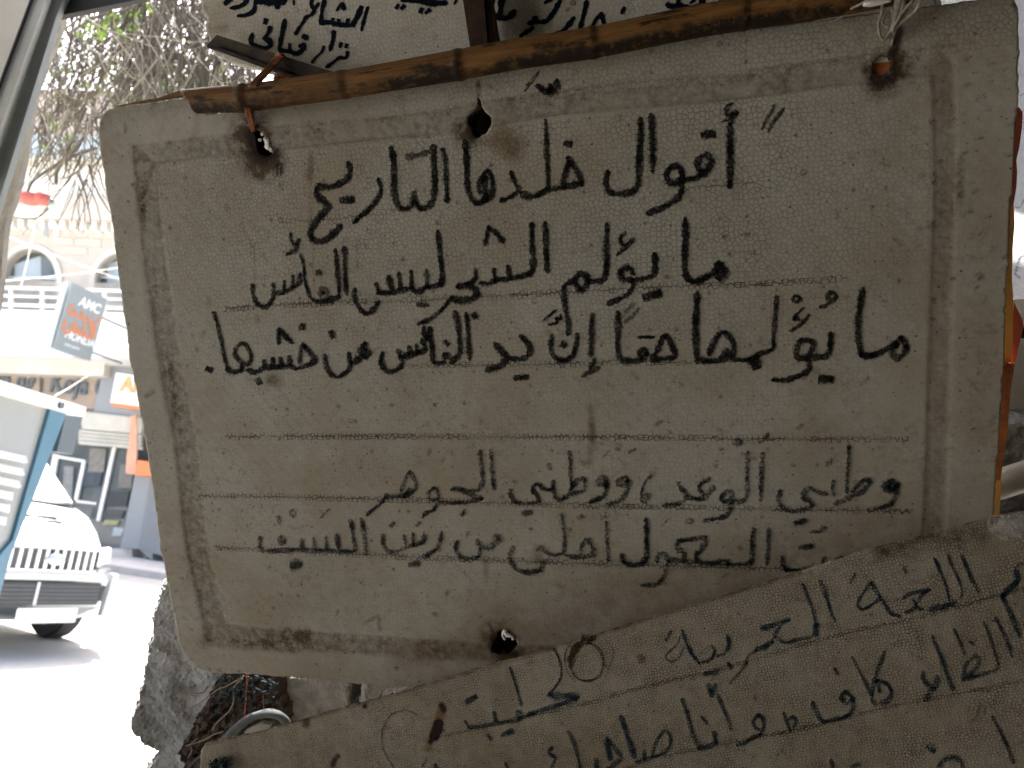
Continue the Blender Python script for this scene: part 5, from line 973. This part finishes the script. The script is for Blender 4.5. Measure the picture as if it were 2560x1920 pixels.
pw = slab('plastered_wall', [(2400, 748), (2800, 748), (2800, 1055), (2400, 1050)], PM-NM*.22, NM, .05, plain('pale_grey_plaster', (.42, .40, .36), .9, 0, .12, 8, .3)); tag(pw, 'pale grey plastered wall strip at the right edge above the pipe', 'wall')
rl = relief('broken_rubble', [(2380, 1050), (2800, 1050), (2800, 1330), (2380, 1330)], -.17, .06, .004, .016, M_rub, None, 31, 60); tag(rl, 'broken rubble under the plastered wall at the right edge', 'rubble', kind='stuff')
V, Fc, uv = tube([offplane([(2380, 1252)], -.10)[0], offplane([(2530, 1200)], -.09)[0], offplane([(2800, 1115)], -.08)[0]], .0125, 20); o = mesh('grey_pipe', V, Fc, plain('worn_grey_pipe', (.26, .24, .21), .5, .2, .1, 20), None, True); tag(o, 'grey pipe running behind the right edge above the lower board', 'pipe')
# clear tape on the corner of the lower board
M_clear = NB('clear_tape'); M_clear.col((.6, .6, .58)); M_clear.rough(.12); M_clear.put(M_clear.b.inputs['Alpha'], M_clear.ramp(M_clear.noise(M_clear.co(), 90, 3), .45, .62, .08, .32)); M_clear.bump(M_clear.noise(M_clear.co(), 110, 4), 1.0, .006); M_clear = M_clear.m
tpx = slab('clear_tape', [(2466, 1296), (2560, 1280), (2640, 1262), (2640, 1330), (2560, 1360), (2500, 1350), (2470, 1325)], PL+NM*.0022, NM, .0005, M_clear); tag(tpx, 'crinkled clear tape on the top right corner of the lower board', 'tape')
# ------------------------------------------------------------------ hanging lamp, cloth, wires over the street
lm = empty('red_lamp', P3((60, 500), 3.2), label='red and grey lamp body on a curved bracket hanging at the left edge', cat='lamp')
M_red = plain('faded_red_paint', (.42, .09, .07), .6, 0, .15, 20); M_gw = plain('ribbed_white_shade', (.72, .68, .60), .6, 0, .05, 20)
def blob(name, c, d, r, sc, mat, parent, rot=0):
    bm = bmesh.new(); bmesh.ops.create_uvsphere(bm, u_segments=20, v_segments=12, radius=r)
    p = Vector(P3(c, d)); M_ = Matrix.Translation(p) @ Matrix(((R.x, U.x, -F.x, 0), (R.y, U.y, -F.y, 0), (R.z, U.z, -F.z, 0), (0, 0, 0, 1))) @ Matrix.Rotation(rot, 4, 'Z') @ Matrix.Diagonal((*sc, 1))
    bm.transform(wmat(parent).inverted() @ M_); me = bpy.data.meshes.new(name); bm.to_mesh(me); bm.free(); me.materials.append(mat); me.polygons.foreach_set('use_smooth', [True]*len(me.polygons)); o = bpy.data.objects.new(name, me); col.objects.link(o); o.parent = parent
blob('lamp_body', (76, 495), 3.2, .052, (1, .62, .7), M_red, lm, -.12); blob('lamp_body', (106, 496), 3.2, .040, (.95, .75, .8), M_red, lm, -.25); blob('end_cap', (128, 505), 3.2, .016, (.8, 1.0, .8), M_gal, lm); blob('socket', (46, 492), 3.21, .045, (1, .6, .7), M_gal, lm)
V, Fc, uv = tube(np.array([P3(p, 3.19) for p in catmull([(4, 528), (30, 540), (60, 546), (88, 545), (108, 535), (120, 520)], 4)]), .0035, 8); mesh('bracket', V, Fc, M_beam, lm, True)
sh = [(8, 520), (20, 505), (60, 510), (110, 515), (112, 528), (88, 541), (50, 541), (20, 534)]
slab('shade', sh, P3((60, 520), 3.24), -F, .05, M_gw, lm)
slab('tag', [(110, 560), (118, 556), (119, 592), (109, 590)], P3((112, 570), 3.2), -F, .01, M_greyc, lm)
M_cord = plain('pale_cable', (.62, .62, .56), .6, 0, .05, 5)
def cable(pts, depths, r, lab):
    pp = catmull(np.array(pts, float), 6); d = np.interp(np.linspace(0, 1, len(pp)), np.linspace(0, 1, len(depths)), depths); V, Fc, uv = tube(np.array([P3(p, k_) for p, k_ in zip(pp, d)]), r, 6); o = mesh('cable', V, Fc, M_cord, None, True); tag(o, lab, 'cable', 'cables across the street')
cable([(-40, 574), (8, 587), (130, 636), (250, 680), (420, 745)], (7, 11), .008, 'thick pale cable sloping down to the right in front of the arched windows')
cable([(-40, 707), (3, 703), (150, 689), (293, 670), (420, 645)], (6, 8), .005, 'thin pale cable rising to the right above the balcony rail')
cable([(92, 540), (80, 600), (62, 680), (52, 716)], (6, 9), .005, 'thin pale cable hanging nearly upright in front of the left arch')
cable([(135, 991), (180, 965), (225, 935)], (3.0, 9), .0025, 'fine pale wire running up from the cabinet lid to the shop board')
cable([(135, 560), (143, 570), (137, 598)], (5, 5), .009, 'short white cable end hanging beside the red lamp')
# ------------------------------------------------------------------ tree with hanging twigs
M_bark = plain('grey_branch_bark', (.17, .145, .11), .9, 0, .25, 14, .5); M_tw2 = plain('dry_brown_twigs', (.10, .085, .058), .9, 0, .3, 5); M_pale = plain('pale_dry_twigs', (.20, .175, .13), .9, 0, .2, 8)
M_leaf = NB('green_leaf'); M_leaf.col(M_leaf.mix(M_leaf.ramp(M_leaf.noise(M_leaf.co(), 7, 3), .35, .65), (.03, .06, .012), (.07, .11, .022))); M_leaf.rough(.5); M_leaf.b.inputs['Transmission Weight'].default_value = 0
tr_ = M_leaf.n('BsdfTranslucent'); tr_.inputs[0].default_value = (.12, .20, .025, 1); mx = M_leaf.n('MixShader'); mx.inputs[0].default_value = .45; M_leaf.t.links.new(M_leaf.b.outputs[0], mx.inputs[1]); M_leaf.t.links.new(tr_.outputs[0], mx.inputs[2]); M_leaf.t.links.new(mx.outputs[0], M_leaf.out.inputs[0]); M_leaf = M_leaf.m
tree = empty('street_tree', (-.9, 4.2, 0), label='tree with a tangle of hanging bare twigs and few green leaves', cat='tree')
V, Fc, uv = tube(np.array([(1.1, 4.6, 0), (.9, 4.5, 1.2), (.5, 4.3, 2.3), (.1, 4.1, 3.2), (-.3, 3.9, 4.0)]), [.17, .14, .12, .10, .07], 14); mesh('trunk', V, Fc, M_bark, tree, True)
rt = random.Random(77)
def curve_px(pts, d0, d1, r0, r1, sides=6):
    pp = catmull(np.array(pts, float), 7); n = len(pp); d = np.linspace(d0, d1, n); return tube(np.array([P3(p, k_) for p, k_ in zip(pp, d)]), np.linspace(r0, r1, n), sides)[:2]
for pts, d0, d1, r0, r1 in (([(420, -90), (400, 60), (396, 160), (404, 250)], 2.3, 2.2, .010, .005), ([(250, -80), (275, 20), (282, 75), (290, 100), (320, 110), (352, 175), (372, 252)], 2.2, 2.1, .007, .004), ([(300, -60), (330, 60), (352, 175), (366, 240)], 2.6, 2.5, .012, .007), ([(460, 20), (445, 80), (420, 170), (410, 255)], 2.4, 2.3, .006, .003),
                            ([(70, 480), (80, 455), (120, 425), (165, 398), (240, 370)], 2.2, 2.5, .004, .006), ([(140, 460), (142, 430), (160, 395), (185, 340), (215, 270)], 2.4, 2.5, .006, .005), ([(90, 260), (110, 285), (170, 300), (240, 320)], 2.0, 2.1, .003, .002), ([(540, 140), (510, 165), (480, 205), (466, 226)], 1.5, 1.5, .0018, .0008), ([(640, 180), (600, 195), (575, 210)], 1.6, 1.6, .0016, .001), ([(520, 115), (490, 122), (470, 130)], 1.5, 1.5, .0012, .001),
                            ([(330, -50), (180, 60), (130, 105), (100, 150)], 2.1, 2.0, .004, .002), ([(420, -30), (330, 20), (240, 45), (150, 100)], 2.3, 2.1, .004, .002)):
    V, Fc = curve_px(pts, d0, d1, r0, r1, 8); mesh('branch', V, Fc, M_bark, tree, True)
def twig_mass(name, n, xr, yr, fn, mat, dr, rr2, top=None):
    parts = []
    for i in range(n):
        x = rt.uniform(*xr); y = rt.uniform(*yr)
        if not fn(x, y): continue
        a = math.radians(rt.gauss(98, 26)); L_ = rt.uniform(60, 260); k = rt.uniform(-.9, .9); pts = [(x, y)]; d = rt.uniform(*dr)
        for s in range(6):
            a += k*.16+rt.gauss(0, .10); pts.append((pts[-1][0]+math.cos(a)*L_/6, pts[-1][1]+math.sin(a)*L_/6))
        pts = [p for p in pts if fn(*p)]
        if len(pts) < 3: continue
        n_ = len(pts); dd_ = np.linspace(d, d+rt.uniform(-.15, .15), n_); r = rt.uniform(*rr2)
        parts.append(tube(np.array([P3(p, q) for p, q in zip(pts, dd_)]), np.linspace(r, r*.35, n_), 4)[:2])
    V, Fc = join(parts); o = mesh(name, V, Fc, mat, tree); o['kind'] = 'stuff'
dens = lambda x, y: y < 250+(x < 250)*rt.uniform(60, 220)+rt.uniform(0, 90) and x > 60
twig_mass('twigs', 820, (70, 620), (-120, 380), lambda x, y: x > 40+rt.uniform(0, 30) and y < 470-.25*max(0, x-150), M_tw2, (2.2, 3.6), (.0018, .0042))
twig_mass('twigs', 420, (300, 640), (-100, 200), lambda x, y: y < 330, M_tw2, (2.2, 3.4), (.002, .0055))
twig_mass('pale_twigs', 170, (90, 620), (-100, 400), lambda x, y: x > 60 and y < 560, M_pale, (1.7, 2.3), (.0010, .0024))
twig_mass('hanging_twigs', 16, (180, 260), (380, 480), lambda x, y: y < 590 and x < 300, M_tw2, (2.3, 2.8), (.002, .004))
parts = []
for cx, cy, sx, sy, n, d in ((250, 60, 45, 22, 26, 2.4), (305, 45, 40, 30, 26, 2.4), (330, 25, 40, 20, 20, 2.5), (150, 130, 30, 60, 30, 3.2), (290, 205, 40, 50, 60, 3.8), (215, 130, 30, 60, 36, 3.6), (500, 195, 60, 50, 200, 3.8), (560, 190, 60, 40, 70, 3.6), (430, 180, 60, 60, 120, 3.9), (300, 160, 110, 80, 160, 4.2), (130, 310, 30, 40, 22, 3.6), (175, 335, 20, 16, 12, 3.0), (340, 240, 50, 25, 30, 3.7), (120, 60, 20, 30, 12, 3), (380, 60, 100, 60, 60, 4.0)):
    for _ in range(n):
        c = P3((rt.gauss(cx, sx*.6), rt.gauss(cy, sy*.6)), d+rt.uniform(-.3, .3)); L_ = rt.uniform(.025, .05); a = Vector((rt.gauss(0, 1), rt.gauss(0, 1), rt.gauss(-.5, .7))).normalized(); b = a.cross(Vector((rt.gauss(0, 1), rt.gauss(0, 1), rt.gauss(0, 1)))).normalized(); c = Vector(c); n3 = a.cross(b)
        parts.append(([c, c+a*L_*.5+b*L_*.24+n3*L_*.08, c+a*L_, c+a*L_*.5-b*L_*.24+n3*L_*.08], [(0, 1, 2), (0, 2, 3)]))
V, Fc = join(parts); o = mesh('leaves', V, Fc, M_leaf, tree); o['kind'] = 'stuff'
bpy.context.view_layer.update()
